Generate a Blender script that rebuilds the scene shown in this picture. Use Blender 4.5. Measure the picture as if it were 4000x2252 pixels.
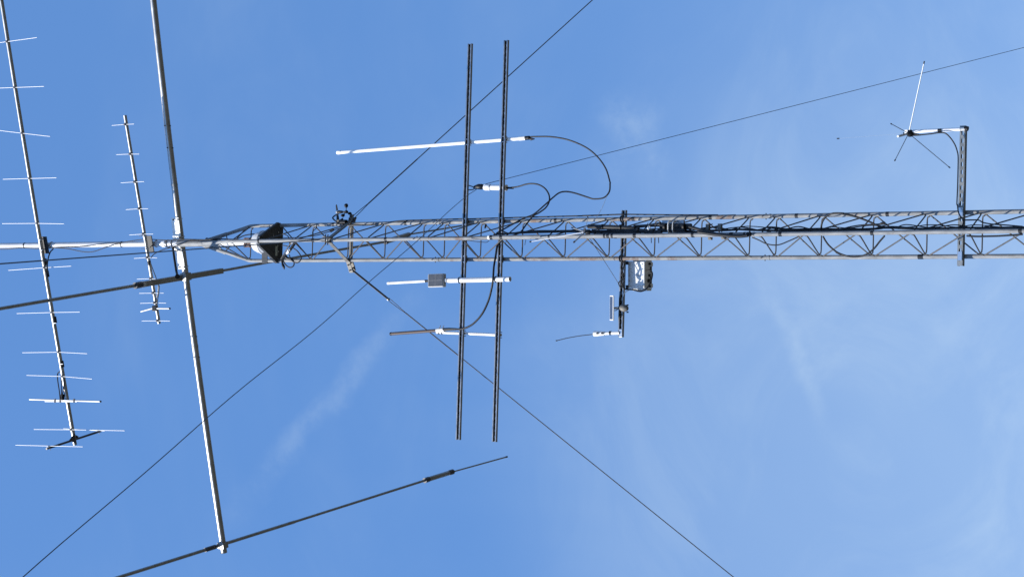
import bpy, bmesh, math, random
from mathutils import Vector, Matrix
random.seed(7)
for o in list(bpy.data.objects): bpy.data.objects.remove(o, do_unlink=True)
scene = bpy.context.scene
COL = scene.collection
V = Vector
rad = math.radians

# ------------------------------------------------------------------ camera
# a phone's 3x lens (69 mm equivalent) held upright, then shown on its side: image left is up in the world
TH, ROLL = rad(33.505), 0.0038964
CAM = V((-0.39778, -13.25879, 1.6))
FPX = 7667.0                                    # focal length in pixels of the 4000 px wide photograph
fwd = V((0, math.cos(TH), math.sin(TH))); up0 = V((0, -math.sin(TH), math.cos(TH))); rt0 = V((1, 0, 0))
rgt = rt0*math.cos(ROLL) + up0*math.sin(ROLL)
upv = -rt0*math.sin(ROLL) + up0*math.cos(ROLL)
cd = bpy.data.cameras.new('camera'); cam = bpy.data.objects.new('camera', cd); COL.objects.link(cam)
cd.sensor_fit = 'HORIZONTAL'; cd.sensor_width = 36.0; cd.lens = 36.0*FPX/4000
cd.clip_start = 0.05; cd.clip_end = 5000
m = Matrix((-upv, rgt, -fwd)).transposed().to_4x4(); m.translation = CAM
cam.matrix_world = m
scene.camera = cam

# ------------------------------------------------------------------ sky and sun
SUN_EL, SUN_AZ = rad(45.5), rad(40)               # sun to the camera's left and a little behind it
sdir = V((-math.sin(SUN_AZ)*math.cos(SUN_EL), -math.cos(SUN_AZ)*math.cos(SUN_EL), math.sin(SUN_EL)))
def pixdir(x, y):
    return (fwd + rgt*((1126-y)/FPX) + upv*((2000-x)/FPX)).normalized()
world = bpy.data.worlds.new('World'); scene.world = world; world.use_nodes = True
wn, wl = world.node_tree.nodes, world.node_tree.links
wn.clear()
def N(t, **k):
    n = wn.new(t)
    for a, b in k.items(): setattr(n, a, b)
    return n
out = N('ShaderNodeOutputWorld'); bg = N('ShaderNodeBackground'); bg.inputs[1].default_value = 0.15
sky = N('ShaderNodeTexSky'); sky.sky_type = 'NISHITA'; sky.sun_disc = False
sky.sun_elevation = SUN_EL; sky.sun_rotation = math.pi + SUN_AZ
sky.air_density = 1.0; sky.dust_density = 0.1; sky.ozone_density = 10; sky.altitude = 50
tc = N('ShaderNodeTexCoord')
def math_(op, a, b=None, c=None, clamp=False):
    n = N('ShaderNodeMath', operation=op); n.use_clamp = clamp
    for i, v in enumerate((a, b, c)):
        if v is None: continue
        if isinstance(v, (int, float)): n.inputs[i].default_value = v
        else: wl.new(v, n.inputs[i])
    return n.outputs[0]
def vdot(vec):
    n = N('ShaderNodeVectorMath', operation='DOT_PRODUCT'); wl.new(tc.outputs['Generated'], n.inputs[0]); n.inputs[1].default_value = vec
    return n.outputs['Value']
def smooth(v, a, b):
    n = N('ShaderNodeMapRange', interpolation_type='SMOOTHSTEP'); wl.new(v, n.inputs[0])
    n.inputs[1].default_value = a; n.inputs[2].default_value = b; return n.outputs[0]
def noise(scale, detail, rough, mat=None, dist=0.0):
    n = N('ShaderNodeTexNoise'); n.inputs['Scale'].default_value = scale; n.inputs['Detail'].default_value = detail
    n.inputs['Roughness'].default_value = rough; n.inputs['Distortion'].default_value = dist
    if mat is not None:
        mp = N('ShaderNodeMapping'); wl.new(tc.outputs['Generated'], mp.inputs[0])
        mp.inputs['Rotation'].default_value = mat[0]; mp.inputs['Scale'].default_value = mat[1]
        wl.new(mp.outputs[0], n.inputs['Vector'])
    else: wl.new(tc.outputs['Generated'], n.inputs['Vector'])
    return n.outputs['Fac']
# thin cirrus veils: broad patches over the whole sky, fine wispy noise inside them
veil = smooth(noise(2.3, 5, 0.55, ((0.3, 0.2, 0.9), (1.0, 2.2, 1.3)), 0.6), 0.40, 0.74)
wisp = smooth(noise(9.0, 7, 0.62, ((0.5, 0.4, 0.7), (1.0, 2.6, 1.0)), 0.9), 0.38, 0.72)
cl = math_('MULTIPLY', veil, math_('MULTIPLY_ADD', wisp, 0.55, 0.45))
def streak(p, q, width, strength, endfade):
    a, b = pixdir(*p), pixdir(*q)
    nrm = a.cross(b).normalized(); mid = (a+b).normalized(); al = (b-a).normalized(); half = (b-a).length/2
    wob = math_('MULTIPLY_ADD', noise(22, 4, 0.6), width*2.6, -width*1.3)
    d = math_('ABSOLUTE', math_('ADD', vdot(nrm), wob))
    core = math_('SUBTRACT', 1.0, smooth(d, 0.0, width))
    e = math_('SUBTRACT', 1.0, smooth(math_('ABSOLUTE', vdot(al)), half*endfade, half*1.15))
    f = smooth(vdot(mid), 0.7, 0.8)
    g = math_('MULTIPLY_ADD', smooth(noise(34, 6, 0.7), 0.36, 0.66), 0.8, 0.2)
    return math_('MULTIPLY', math_('MULTIPLY', math_('MULTIPLY', core, e), math_('MULTIPLY', f, g)), strength)
s1 = streak((1690, 1080), (820, 2110), 0.010, 0.062, 0.30)
s2 = streak((2960, 1010), (3240, 1720), 0.007, 0.05, 0.35)
s3 = streak((2420, 330), (2520, 760), 0.02, 0.08, 0.3)
far = math_('MULTIPLY', smooth(vdot(pixdir(3560, 1700)), 0.972, 0.999), math_('MULTIPLY_ADD', wisp, 0.35, 0.65))   # a broad thin bank
low = math_('SUBTRACT', 1.0, smooth(vdot((0, 0, 1)), 0.16, 0.62))        # haze thickens toward the horizon all round
cov = math_('ADD', math_('ADD', math_('MULTIPLY', cl, 0.075), math_('MULTIPLY', low, 0.065)), math_('ADD', s1, math_('ADD', s2, math_('MULTIPLY_ADD', far, 0.13, math_('ADD', s3, 0.006)))), clamp=True)
mix = N('ShaderNodeMix', data_type='RGBA'); wl.new(cov, mix.inputs[0])
lift = N('ShaderNodeVectorMath', operation='ADD'); wl.new(tc.outputs['Generated'], lift.inputs[0]); lift.inputs[1].default_value = (0, 0, 0.46)
norm = N('ShaderNodeVectorMath', operation='NORMALIZE'); wl.new(lift.outputs[0], norm.inputs[0]); wl.new(norm.outputs[0], sky.inputs[0])   # clear upper air: little whitening low down
air = N('ShaderNodeMix', data_type='RGBA', blend_type='MULTIPLY'); air.inputs[0].default_value = 1.0; air.inputs[7].default_value = (0.97, 1.05, 1.0, 1)
wl.new(sky.outputs[0], air.inputs[6]); wl.new(air.outputs[2], mix.inputs[6])
mix.inputs[7].default_value = (3.9, 4.35, 3.9, 1)
wl.new(mix.outputs[2], bg.inputs[0]); wl.new(bg.outputs[0], out.inputs[0])
sd = bpy.data.lights.new('sun', 'SUN'); sd.energy = 3.8; sd.angle = rad(0.53); sd.color = (1.0, 0.955, 0.88)
sun = bpy.data.objects.new('sun', sd); COL.objects.link(sun)
sun.rotation_euler = sdir.to_track_quat('Z', 'Y').to_euler(); sun.location = (-6, -10, 30)
vs = scene.view_settings; vs.view_transform = 'Standard'; vs.look = 'None'; vs.exposure = 1.04; vs.gamma = 1

# ------------------------------------------------------------------ materials
def material(name, col, rough=0.5, metal=0.0, vary=0.12, scale=14.0, rust=0.0, rust_lo=0.56, bump=0.0, spec=0.5, col2=None, stretch=(1, 1, 1), coat=0.0):
    mt = bpy.data.materials.new(name); mt.use_nodes = True
    n, l = mt.node_tree.nodes, mt.node_tree.links
    b = n['Principled BSDF']; b.inputs['Metallic'].default_value = metal; b.inputs['Specular IOR Level'].default_value = spec
    b.inputs['Coat Weight'].default_value = coat
    t = n.new('ShaderNodeTexCoord'); mp = n.new('ShaderNodeMapping'); mp.inputs['Scale'].default_value = stretch
    l.new(t.outputs['Object'], mp.inputs[0])
    nz = n.new('ShaderNodeTexNoise'); nz.inputs['Scale'].default_value = scale; nz.inputs['Detail'].default_value = 5; nz.inputs['Roughness'].default_value = 0.65
    l.new(mp.outputs[0], nz.inputs['Vector'])
    cr = n.new('ShaderNodeValToRGB'); cr.color_ramp.elements[0].position = 0.3; cr.color_ramp.elements[1].position = 0.7
    c2 = col2 or tuple(c*(1-vary*1.5) for c in col)
    cr.color_ramp.elements[0].color = (*c2, 1); cr.color_ramp.elements[1].color = (*[min(1, c*(1+vary)) for c in col], 1)
    l.new(nz.outputs['Fac'], cr.inputs[0]); colour = cr.outputs[0]
    if rust > 0:
        n2 = n.new('ShaderNodeTexNoise'); n2.inputs['Scale'].default_value = 5.5; n2.inputs['Detail'].default_value = 8; n2.inputs['Roughness'].default_value = 0.7
        l.new(t.outputs['Object'], n2.inputs['Vector'])
        mr = n.new('ShaderNodeMapRange'); mr.interpolation_type = 'SMOOTHSTEP'
        mr.inputs[1].default_value = rust_lo; mr.inputs[2].default_value = rust_lo+0.10; mr.inputs[4].default_value = rust
        l.new(n2.outputs['Fac'], mr.inputs[0])
        mx = n.new('ShaderNodeMix'); mx.data_type = 'RGBA'; l.new(mr.outputs[0], mx.inputs[0]); l.new(colour, mx.inputs[6]); mx.inputs[7].default_value = (0.13, 0.075, 0.05, 1)
        colour = mx.outputs[2]
    l.new(colour, b.inputs['Base Color'])
    rr = n.new('ShaderNodeMapRange'); rr.inputs[3].default_value = max(0.05, rough-0.1); rr.inputs[4].default_value = min(1, rough+0.12)
    l.new(nz.outputs['Fac'], rr.inputs[0]); l.new(rr.outputs[0], b.inputs['Roughness'])
    if bump > 0:
        bp = n.new('ShaderNodeBump'); bp.inputs['Strength'].default_value = bump; bp.inputs['Distance'].default_value = 0.002
        l.new(nz.outputs['Fac'], bp.inputs['Height']); l.new(bp.outputs[0], b.inputs['Normal'])
    return mt
GALV = material('galvanised_steel', (0.225, 0.23, 0.232), 0.68, 0.12, 0.28, 26, rust=0.5, rust_lo=0.60, bump=0.15, stretch=(1, 1, 0.35))
GALVR = material('rusting_galvanised_steel', (0.222, 0.224, 0.222), 0.7, 0.1, 0.28, 26, rust=0.75, rust_lo=0.51, bump=0.2, stretch=(1, 1, 0.35))
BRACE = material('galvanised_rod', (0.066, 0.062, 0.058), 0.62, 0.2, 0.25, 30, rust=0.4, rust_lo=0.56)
ZINC = material('zinc_strut', (0.31, 0.315, 0.32), 0.35, 1.0, 0.12, 20)
ALU = material('weathered_aluminium', (0.38, 0.376, 0.365), 0.40, 1.0, 0.14, 7)
ALUW = material('bright_aluminium_rod', (0.55, 0.56, 0.57), 0.5, 0.3, 0.06, 18)
ALUD = material('dull_aluminium_tube', (0.33, 0.325, 0.305), 0.5, 0.9, 0.18, 22, rust=0.25, rust_lo=0.6)
MAST = material('mast_pipe', (0.55, 0.55, 0.55), 0.45, 0.25, 0.08, 9, bump=0.05)
PLATE = material('aluminium_plate', (0.78, 0.78, 0.76), 0.5, 0.15, 0.06, 30, bump=0.1)
PVC = material('white_pvc', (0.80, 0.80, 0.80), 0.35, 0, 0.03, 8)
FIBER = material('white_fibreglass', (0.82, 0.82, 0.81), 0.3, 0, 0.03, 8)
TAPEW = material('white_weather_tape', (0.75, 0.74, 0.72), 0.6, 0, 0.12, 60, rust=0.45, rust_lo=0.52, bump=0.5)
BROWN = material('brown_fibreglass', (0.085, 0.06, 0.05), 0.5, 0, 0.15, 30, spec=0.3, stretch=(1, 1, 0.2))
COAX = material('black_coax', (0.008, 0.008, 0.009), 0.5, 0, 0.2, 20, spec=0.3)
BLACK = material('black_plastic', (0.008, 0.008, 0.009), 0.45, 0, 0.2, 20, spec=0.25)
DARKST = material('dark_steel', (0.07, 0.07, 0.075), 0.45, 0.5, 0.3, 40)
SHELF = material('weathered_shelf_steel', (0.07, 0.074, 0.08), 0.7, 0.0, 0.25, 18, rust=0.3, rust_lo=0.58, spec=0.12)
BLPIPE_SHADE = material('black_painted_pipe_and_plate_shade', (0.025, 0.026, 0.028), 0.55, 0, 0.5, 30, bump=0.1, spec=0.3)  # pipe paint; on the beam mounting plates it stands for the boom's shade
WIRE = material('weathered_wire_and_shaded_radial', (0.05, 0.052, 0.058), 0.5, 0.3, 0.2, 20)
CAST = material('cast_white_housing', (0.52, 0.53, 0.54), 0.5, 0, 0.12, 14, rust=0.25, rust_lo=0.62)
RUST = material('rusty_iron', (0.12, 0.065, 0.045), 0.8, 0, 0.4, 40, bump=0.5)
GREYP = material('grey_plastic', (0.36, 0.37, 0.38), 0.5, 0, 0.08, 20)
BOXM = material('pale_cast_box', (0.68, 0.69, 0.69), 0.5, 0.05, 0.06, 14)
CELL = material('solar_cells', (0.035, 0.04, 0.055), 0.22, 0, 0.2, 10, coat=0.3)
CELLG = material('dull_solar_cells', (0.045, 0.05, 0.06), 0.4, 0, 0.1, 40, coat=0.1)
ZINCB = material('bright_zinc_strut', (0.21, 0.222, 0.222), 0.45, 0.6, 0.2, 20)
STAIN = material('stainless', (0.55, 0.55, 0.55), 0.3, 1.0, 0.06, 30)
BRACK = material('bracket_bar', (0.18, 0.17, 0.15), 0.65, 0.2, 0.25, 30, rust=0.5, rust_lo=0.55)
STICK = material('sticker', (0.40, 0.43, 0.38), 0.5, 0, 0.1, 30)
INK = material('ink', (0.12, 0.12, 0.12), 0.6, 0, 0.1, 30)
GRASS = material('field_grass', (0.042, 0.042, 0.032), 0.9, 0, 0.35, 0.9, col2=(0.032, 0.031, 0.024))
CONC = material('concrete', (0.32, 0.31, 0.29), 0.85, 0, 0.15, 9, bump=0.3)

# ------------------------------------------------------------------ mesh helpers
class MB:
    def __init__(s): s.v = []; s.f = []; s.sm = []
    def face(s, idx, smooth=False): s.f.append(idx); s.sm.append(smooth)
    def tube(s, pts, r, n=10, cap=True, ratio=1.0):
        pts = [V(p) for p in pts]; k = len(pts)
        rs = r if isinstance(r, (list, tuple)) else [r]*k
        t = [(pts[min(i+1, k-1)]-pts[max(i-1, 0)]).normalized() for i in range(k)]
        a = V((0, 0, 1)) if abs(t[0].z) < 0.9 else V((1, 0, 0))
        u = (a - t[0]*a.dot(t[0])).normalized(); base = len(s.v)
        for i in range(k):
            u = (u - t[i]*u.dot(t[i])).normalized(); w = t[i].cross(u)
            for j in range(n):
                an = 2*math.pi*j/n; s.v.append(pts[i] + (u*math.cos(an)*ratio + w*math.sin(an))*rs[i])
        for i in range(k-1):
            for j in range(n):
                j2 = (j+1) % n; s.face((base+i*n+j, base+i*n+j2, base+(i+1)*n+j2, base+(i+1)*n+j), True)
        if cap:
            for i0, rev in ((base, True), (base+(k-1)*n, False)):
                b2 = len(s.v); s.v += [V(s.v[i0+j]) for j in range(n)]
                s.face(tuple(b2+j for j in (reversed(range(n)) if rev else range(n))))
        return s
    def cyl(s, a, b, r, n=12, r2=None): return s.tube([a, b], [r, r if r2 is None else r2], n)
    def pipe(s, a, b, ro, ri, n=14):                   # open hollow pipe
        a, b = V(a), V(b); t = (b-a).normalized(); q = V((0, 0, 1)) if abs(t.z) < 0.9 else V((1, 0, 0))
        u = (q-t*q.dot(t)).normalized(); w = t.cross(u); base = len(s.v)
        rings = ((a, ro), (b, ro), (b, ri), (a, ri))
        for i in range(4):
            base = len(s.v)
            for p, r in (rings[i], rings[(i+1) % 4]):
                for j in range(n):
                    an = 2*math.pi*j/n; s.v.append(p+(u*math.cos(an)+w*math.sin(an))*r)
            for j in range(n):
                j2 = (j+1) % n; s.face((base+j, base+j2, base+n+j2, base+n+j), i in (0, 2))
        return s
    def box(s, c, sx, sy, sz, ex=(1, 0, 0), ey=(0, 1, 0), ez=(0, 0, 1), bev=0.0):
        c = V(c); ex, ey, ez = V(ex), V(ey), V(ez)
        bm = bmesh.new(); bmesh.ops.create_cube(bm, size=1.0)
        for v in bm.verts: v.co = V((v.co.x*sx, v.co.y*sy, v.co.z*sz))
        if bev > 0: bmesh.ops.bevel(bm, geom=list(bm.edges), offset=bev, segments=2, affect='EDGES', profile=0.5)
        base = len(s.v); bm.verts.index_update()
        for v in bm.verts: s.v.append(c + ex*v.co.x + ey*v.co.y + ez*v.co.z)
        for f in bm.faces: s.face(tuple(base+v.index for v in f.verts))
        bm.free(); return s
    def prism(s, poly, off):                           # planar polygon swept by a vector
        poly = [V(p) for p in poly]; off = V(off); n = len(poly); base = len(s.v)
        s.v += poly + [p+off for p in poly]
        s.face(tuple(range(base+n-1, base-1, -1))); s.face(tuple(range(base+n, base+2*n)))
        for j in range(n):
            j2 = (j+1) % n; s.face((base+j, base+j2, base+n+j2, base+n+j))
        return s
    def lathe(s, o, axis, prof, n=20):                 # prof: (distance along axis, radius)
        o, t = V(o), V(axis).normalized(); q = V((0, 0, 1)) if abs(t.z) < 0.9 else V((1, 0, 0))
        u = (q-t*q.dot(t)).normalized(); w = t.cross(u); base = len(s.v); k = len(prof)
        for h, r in prof:
            for j in range(n):
                an = 2*math.pi*j/n; s.v.append(o+t*h+(u*math.cos(an)+w*math.sin(an))*max(r, 1e-4))
        for i in range(k-1):
            for j in range(n):
                j2 = (j+1) % n; s.face((base+i*n+j, base+i*n+j2, base+(i+1)*n+j2, base+(i+1)*n+j), True)
        for i0, rev in ((base, True), (base+(k-1)*n, False)):
            b2 = len(s.v); s.v += [V(s.v[i0+j]) for j in range(n)]
            s.face(tuple(b2+j for j in (reversed(range(n)) if rev else range(n))))
        return s
    def ring(s, c, axis, R, r, n=16, m=6, a0=0.0, a1=2*math.pi):
        c, t = V(c), V(axis).normalized(); q = V((0, 0, 1)) if abs(t.z) < 0.9 else V((1, 0, 0))
        u = (q-t*q.dot(t)).normalized(); w = t.cross(u)
        return s.tube([c+(u*math.cos(a0+(a1-a0)*i/n)+w*math.sin(a0+(a1-a0)*i/n))*R for i in range(n+1)], r, m)
    def mesh(s, name, origin):
        me = bpy.data.meshes.new(name); me.from_pydata([tuple(v-origin) for v in s.v], [], s.f)
        for p, f in zip(me.polygons, s.sm): p.use_smooth = f
        me.update()
        bm = bmesh.new(); bm.from_mesh(me); bmesh.ops.recalc_face_normals(bm, faces=bm.faces); bm.to_mesh(me); bm.free()
        return me
    def build(s, name, mat, parent=None, label=None, solid=0.0):
        org = V((0, 0, 0)); p = parent
        while p is not None: org = org + p.location; p = p.parent
        if parent is None and s.v:
            lo = min(s.v, key=lambda q: q.z); org = V(lo)
        o = bpy.data.objects.new(name, s.mesh(name, org)); COL.objects.link(o)
        o.data.materials.append(mat); o.parent = parent
        if parent is None: o.location = org
        if label: o['label'] = label
        if solid > 0:
            md = o.modifiers.new('thickness', 'SOLIDIFY'); md.thickness = solid; md.offset = 0
        return o
def thing(name, loc, label, cat, group=None):
    o = bpy.data.objects.new(name, None); COL.objects.link(o); o.location = V(loc); o.empty_display_size = 0.1
    return tag(o, label, cat, group)
def tag(o, label, cat, group=None):
    o['label'] = label; o['category'] = cat
    if group: o['group'] = group
    return o
def again(src, parent, loc):                           # another copy of a part, sharing its mesh
    o = src.copy(); COL.objects.link(o); o.parent = parent; o.location = V(loc); return o

# survey of the photograph: a crop's corner and scale give photo pixels; a sight line through a pixel is cut
# with a real plane of the place (a vertical plane at depth Y, a level plane at height Z, the tower's rear face)
CROPS = dict(S=(0, 0, 1), D=(0, 0, 4000/2575), A=(800, 750, .24824), B=(1300, 750, .24824), C=(1750, 650, .24824), d=(1800, 780, .24824),
             E=(2200, 800, .24824), F=(2700, 780, .24824), G=(3200, 780, .33099), H=(1450, 1000, .24824), I=(2150, 980, .26205),
             J=(3200, 200, .41371), K=(1700, 120, .41371), N=(0, 500, .41374), O=(0, 1000, .41374), Q=(0, 0, .41374),
             T=(0, 1500, .51867), V=(1280, 770, .068966), W=(640, 830, .17241), Z=(2400, 1000, .11038), M=(1250, 480, .23292))
def px(c, x, y): a = CROPS[c]; return a[0]+x*a[2], a[1]+y*a[2]
def on_plane(c, x, y, p, n):
    d = pixdir(*px(c, x, y)); n = V(n); return CAM + d*((V(p)-CAM).dot(n)/d.dot(n))
def atY(c, x, y, Y): return on_plane(c, x, y, (0, Y, 0), (0, 1, 0))
def atZ(c, x, y, Z): return on_plane(c, x, y, (0, 0, Z), (0, 0, 1))
def spline(pts, n=6):
    p = [V(q) for q in pts]; p = [p[0]*2-p[1]] + p + [p[-1]*2-p[-2]]; outp = []
    for i in range(1, len(p)-2):
        for k in range(n):
            t = k/n; a, b, c, d = p[i-1], p[i], p[i+1], p[i+2]
            outp.append(0.5*((2*b)+(c-a)*t+(2*a-5*b+4*c-d)*t*t+(3*b-a-3*c+d)*t**3))
    return outp+[p[-2]]
def path(c, pts, y0, y1=None):
    y1 = y0 if y1 is None else y1; k = max(1, len(pts)-1)
    return [atY(q[0] if isinstance(q[0], str) else c, *(q[1:3] if isinstance(q[0], str) else q[:2]), y0+(y1-y0)*i/k) for i, q in enumerate(pts)]
def cable(pts, r, label, cat='cable', mat=COAX, name='coax_cable', n=8, group=None):
    return tag(MB().tube(spline(pts), r, n).build(name, mat), label, cat, group)

# ------------------------------------------------------------------ ground
gm = MB(); gs = 1500; gm.v = [V((x, y, 0)) for x, y in ((-gs, -gs), (gs, -gs), (gs, gs), (-gs, gs))]; gm.face((0, 1, 2, 3))
g = gm.build('ground', GRASS); g['kind'] = 'structure'
foot = MB().box((0, 0, 0.06), 0.9, 0.9, 0.2, bev=0.02).build('concrete_footing', CONC)
tag(foot, 'square concrete footing under the lattice tower', 'footing')

# ------------------------------------------------------------------ lattice tower
PHI = rad(2.6433); SIDE = 0.311; RR = SIDE/math.sqrt(3); LR = 0.0162
LEG = {k: V((RR*math.cos(rad(a)+PHI), RR*math.sin(rad(a)+PHI), 0)) for k, a in (('M', -90), ('R', 30), ('L', 150))}
ZA = 11.172; SEC = 3.048
FACE_A = (LEG['R']-LEG['L']).normalized()               # along the rear face, toward the right leg
FACE_N = V((FACE_A.y, -FACE_A.x, 0))                    # rear face normal, toward the camera
def onface(c, x, y, off): return on_plane(c, x, y, LEG['R']+FACE_N*off, FACE_N)
tower = thing('lattice_tower', (0, 0, 0.16), 'weathered galvanised three-legged lattice tower with zigzag rod bracing', 'tower')
LV = [-.058, -.426] + [-.426-.41*i for i in range(1, 7)]  # bar levels below each section joint
FACES = (('R', 'L'), ('L', 'M'), ('M', 'R'))             # rear, left, right face: diagonals step down in this order
BR = 0.0052
def leg_pt(k, z, inset=0.0):
    q = LEG[k]; return V((q.x, q.y, z)) - V((q.x, q.y, 0)).normalized()*inset
def bar_pts(a, b, za, zb):
    pa, pb = leg_pt(a, za), leg_pt(b, zb); d = (pb-pa); d = V((d.x, d.y, 0)).normalized()
    if abs(za-zb) < 1e-6:                                # cross bar with bent ends that lie against the legs
        return spline([pa+d*.010+V((0, 0, -.028)), pa+d*.026+V((0, 0, -.012)), pa+d*.05, pb-d*.05, pb-d*.026+V((0, 0, .012)), pb-d*.010+V((0, 0, .028))], 3)
    return [pa+d*.012, pb-d*.012]
def section(ztop, levels, length, legmat, first):
    parts = []
    for k in 'MRL':
        z0, z1 = ztop-length, ztop
        l = MB().tube([leg_pt(k, z0), leg_pt(k, z1)], LR, 16).build('leg', legmat, tower)
        ring = MB().tube([leg_pt(k, z1-.012), leg_pt(k, z1+.001)], LR+.0022, 16).build('swage_collar', legmat, l)
        for dz, dr in ((.03, V((1, 0, 0))), (.052, V((0, 1, 0)))):
            c = leg_pt(k, z1+dz); MB().tube([c-dr*(LR+.008), c+dr*(LR+.008)], .0045, 6).build('bolt', DARKST, l)
    for a, b in FACES:
        for i, lv in enumerate(levels):
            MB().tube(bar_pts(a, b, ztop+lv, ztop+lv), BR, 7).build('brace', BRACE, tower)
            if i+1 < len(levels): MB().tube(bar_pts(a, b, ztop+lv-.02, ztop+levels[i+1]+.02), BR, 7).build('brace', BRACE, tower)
sec_mats = [GALVR, GALV, GALV]
for i in range(3):
    ln = SEC if i < 2 else SEC+ (ZA-3*SEC-0.16)
    lv = LV if i < 2 else LV + [LV[-1]-.41*j for j in range(1, 5)]
    section(ZA-SEC*i, lv, ln, sec_mats[i], i == 0)
# tapered top section
ZB = 13.27; ZT = 13.66
topl = [11.33, 11.735, 12.135, 12.53, 12.90]
for k in 'MRL':
    q = LEG[k]; ax = V((q.x, q.y, 0)).normalized()
    pts = [leg_pt(k, ZA), leg_pt(k, ZB-.06), leg_pt(k, ZB-.01, .006), leg_pt(k, ZB+.04, .024), V((ax.x*.046, ax.y*.046, ZT-.02)), V((ax.x*.043, ax.y*.043, ZT+.05))]
    l = MB().tube([pts[0], pts[1]]+spline(pts[1:], 4)[1:], LR, 16).build('leg', GALV, tower)
    tq = V((-ax.y, ax.x, 0))
    gp = [V((ax.x*.031, ax.y*.031, ZT+.10)), V((ax.x*.031, ax.y*.031, ZT-.11)), V((ax.x*.115, ax.y*.115, ZB+.235)), V((ax.x*.100, ax.y*.100, ZB+.275))]
    MB().prism([p-tq*.004 for p in gp], tq*.008).build('gusset_plate', GALV, tower)
for a, b in FACES:
    for i, z in enumerate(topl):
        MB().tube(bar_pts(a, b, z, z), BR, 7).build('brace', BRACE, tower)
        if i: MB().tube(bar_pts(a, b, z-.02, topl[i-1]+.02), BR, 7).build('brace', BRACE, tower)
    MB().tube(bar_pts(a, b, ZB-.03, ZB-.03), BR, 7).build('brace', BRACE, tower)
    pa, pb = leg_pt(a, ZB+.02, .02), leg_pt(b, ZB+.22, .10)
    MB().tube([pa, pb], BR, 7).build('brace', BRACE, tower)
MB().pipe((0, 0, ZT-.14), (0, 0, 14.03), .0305, .0275, 20).build('mast_sleeve', GALV, tower)
for k in 'MR':
    for zz in (12.30, 11.52, 10.02, 9.3, 8.62, 7.9, 7.18, 6.1):
        MB().tube([leg_pt(k, zz-.012), leg_pt(k, zz+.012)], LR+.0014, 14).build('tape_band', COAX, tower)
MB().tube([leg_pt('L', 6.9), leg_pt('L', 6.94)], LR+.0014, 14).build('tape_band', COAX, tower)

# ------------------------------------------------------------------ mast with its bands
mast = thing('antenna_mast', (0, 0, 13.10), 'pale vertical mast pipe rising out of the tower top', 'mast')
MB().tube([(0, 0, 13.10), (0, 0, 17.6)], .0268, 20).build('pipe', MAST, mast)
MB().tube([(0, 0, 14.185), (0, 0, 14.222)], .0325, 18).build('collar', FIBER, mast)
for x in (240, 487, 1155):
    z = atY('N', x, 1100, 0).z; MB().tube([(0, 0, z-.008), (0, 0, z+.008)], .0282, 18).build('tape_band', COAX, mast)

# ------------------------------------------------------------------ rotator and shelf
ZS = atY('A', 1195, 535, LEG['R'].y).z
shelf = thing('rotator_shelf', (0, 0, ZS), 'dark triangular steel shelf bolted inside the tower top', 'shelf')
poly = []
for k in 'MRL':
    q = LEG[k]; ax = V((q.x, q.y, 0)).normalized(); tq = V((-ax.y, ax.x, 0))
    poly += [ax*.186-tq*.034, ax*.186+tq*.034]
poly = [V((p.x, p.y, ZS)) for p in poly]
MB().prism(poly, (0, 0, .006)).build('plate', SHELF, shelf)
for i, k in enumerate('MRL'):
    q = LEG[k]
    MB().ring((q.x, q.y, ZS+.012), (0, 0, 1), LR+.004, .004, 14).build('u_bolt', DARKST, shelf)
    a, b = poly[2*i+1], poly[(2*i+2) % 6]
    MB().prism([a, b, b+V((0, 0, .028)), a+V((0, 0, .028))], (b-a).cross(V((0, 0, 1))).normalized()*.004).build('flange', SHELF, shelf)
pb = atY('A', 955, 975, -.02)
MB().box((pb.x, -.03, pb.z), .165, .006, .062).build('stiffener_bar', SHELF, shelf)
st = V((-.075, .035, ZS-.0035)); MB().box(st, .085, .028, .002, FACE_A, FACE_N).build('sticker', STICK, shelf)
for dx, dy in ((.03, .03), (-.03, .05), (.06, -.01), (0, -.09), (-.08, .06), (.09, .06)):
    MB().cyl((dx, dy, ZS-.006), (dx, dy, ZS+.008), .006, 6).build('bolt', STAIN, shelf)
rot = thing('antenna_rotator', (0, 0, ZS+.006), 'white bell-shaped antenna rotator on the triangular shelf', 'rotator')
MB().lathe((0, 0, ZS+.006), (0, 0, 1), [(0, .075), (.012, .085), (.06, .088), (.09, .098), (.10, .102)], 28).build('base_housing', CAST, rot)
MB().lathe((0, 0, ZS+.106), (0, 0, 1), [(0, .104), (.016, .106), (.022, .1), (.03, .1)], 28).build('ring_flange', CAST, rot)
MB().lathe((0, 0, ZS+.136), (0, 0, 1), [(0, .097), (.03, .092), (.06, .078), (.08, .058), (.09, .045)], 28).build('bell', CAST, rot)
ZR = ZS+.226
MB().box((0, -.034, ZR+.045), .085, .018, .085, bev=.004).build('clamp_jaw', RUST, rot)
MB().box((0, .034, ZR+.045), .085, .018, .085, bev=.004).build('clamp_jaw', RUST, rot)
for dx in (-.036, .036):
    for dz in (.02, .068): MB().cyl((dx, -.055, ZR+dz), (dx, .055, ZR+dz), .004, 6).build('bolt', STAIN, rot)

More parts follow.
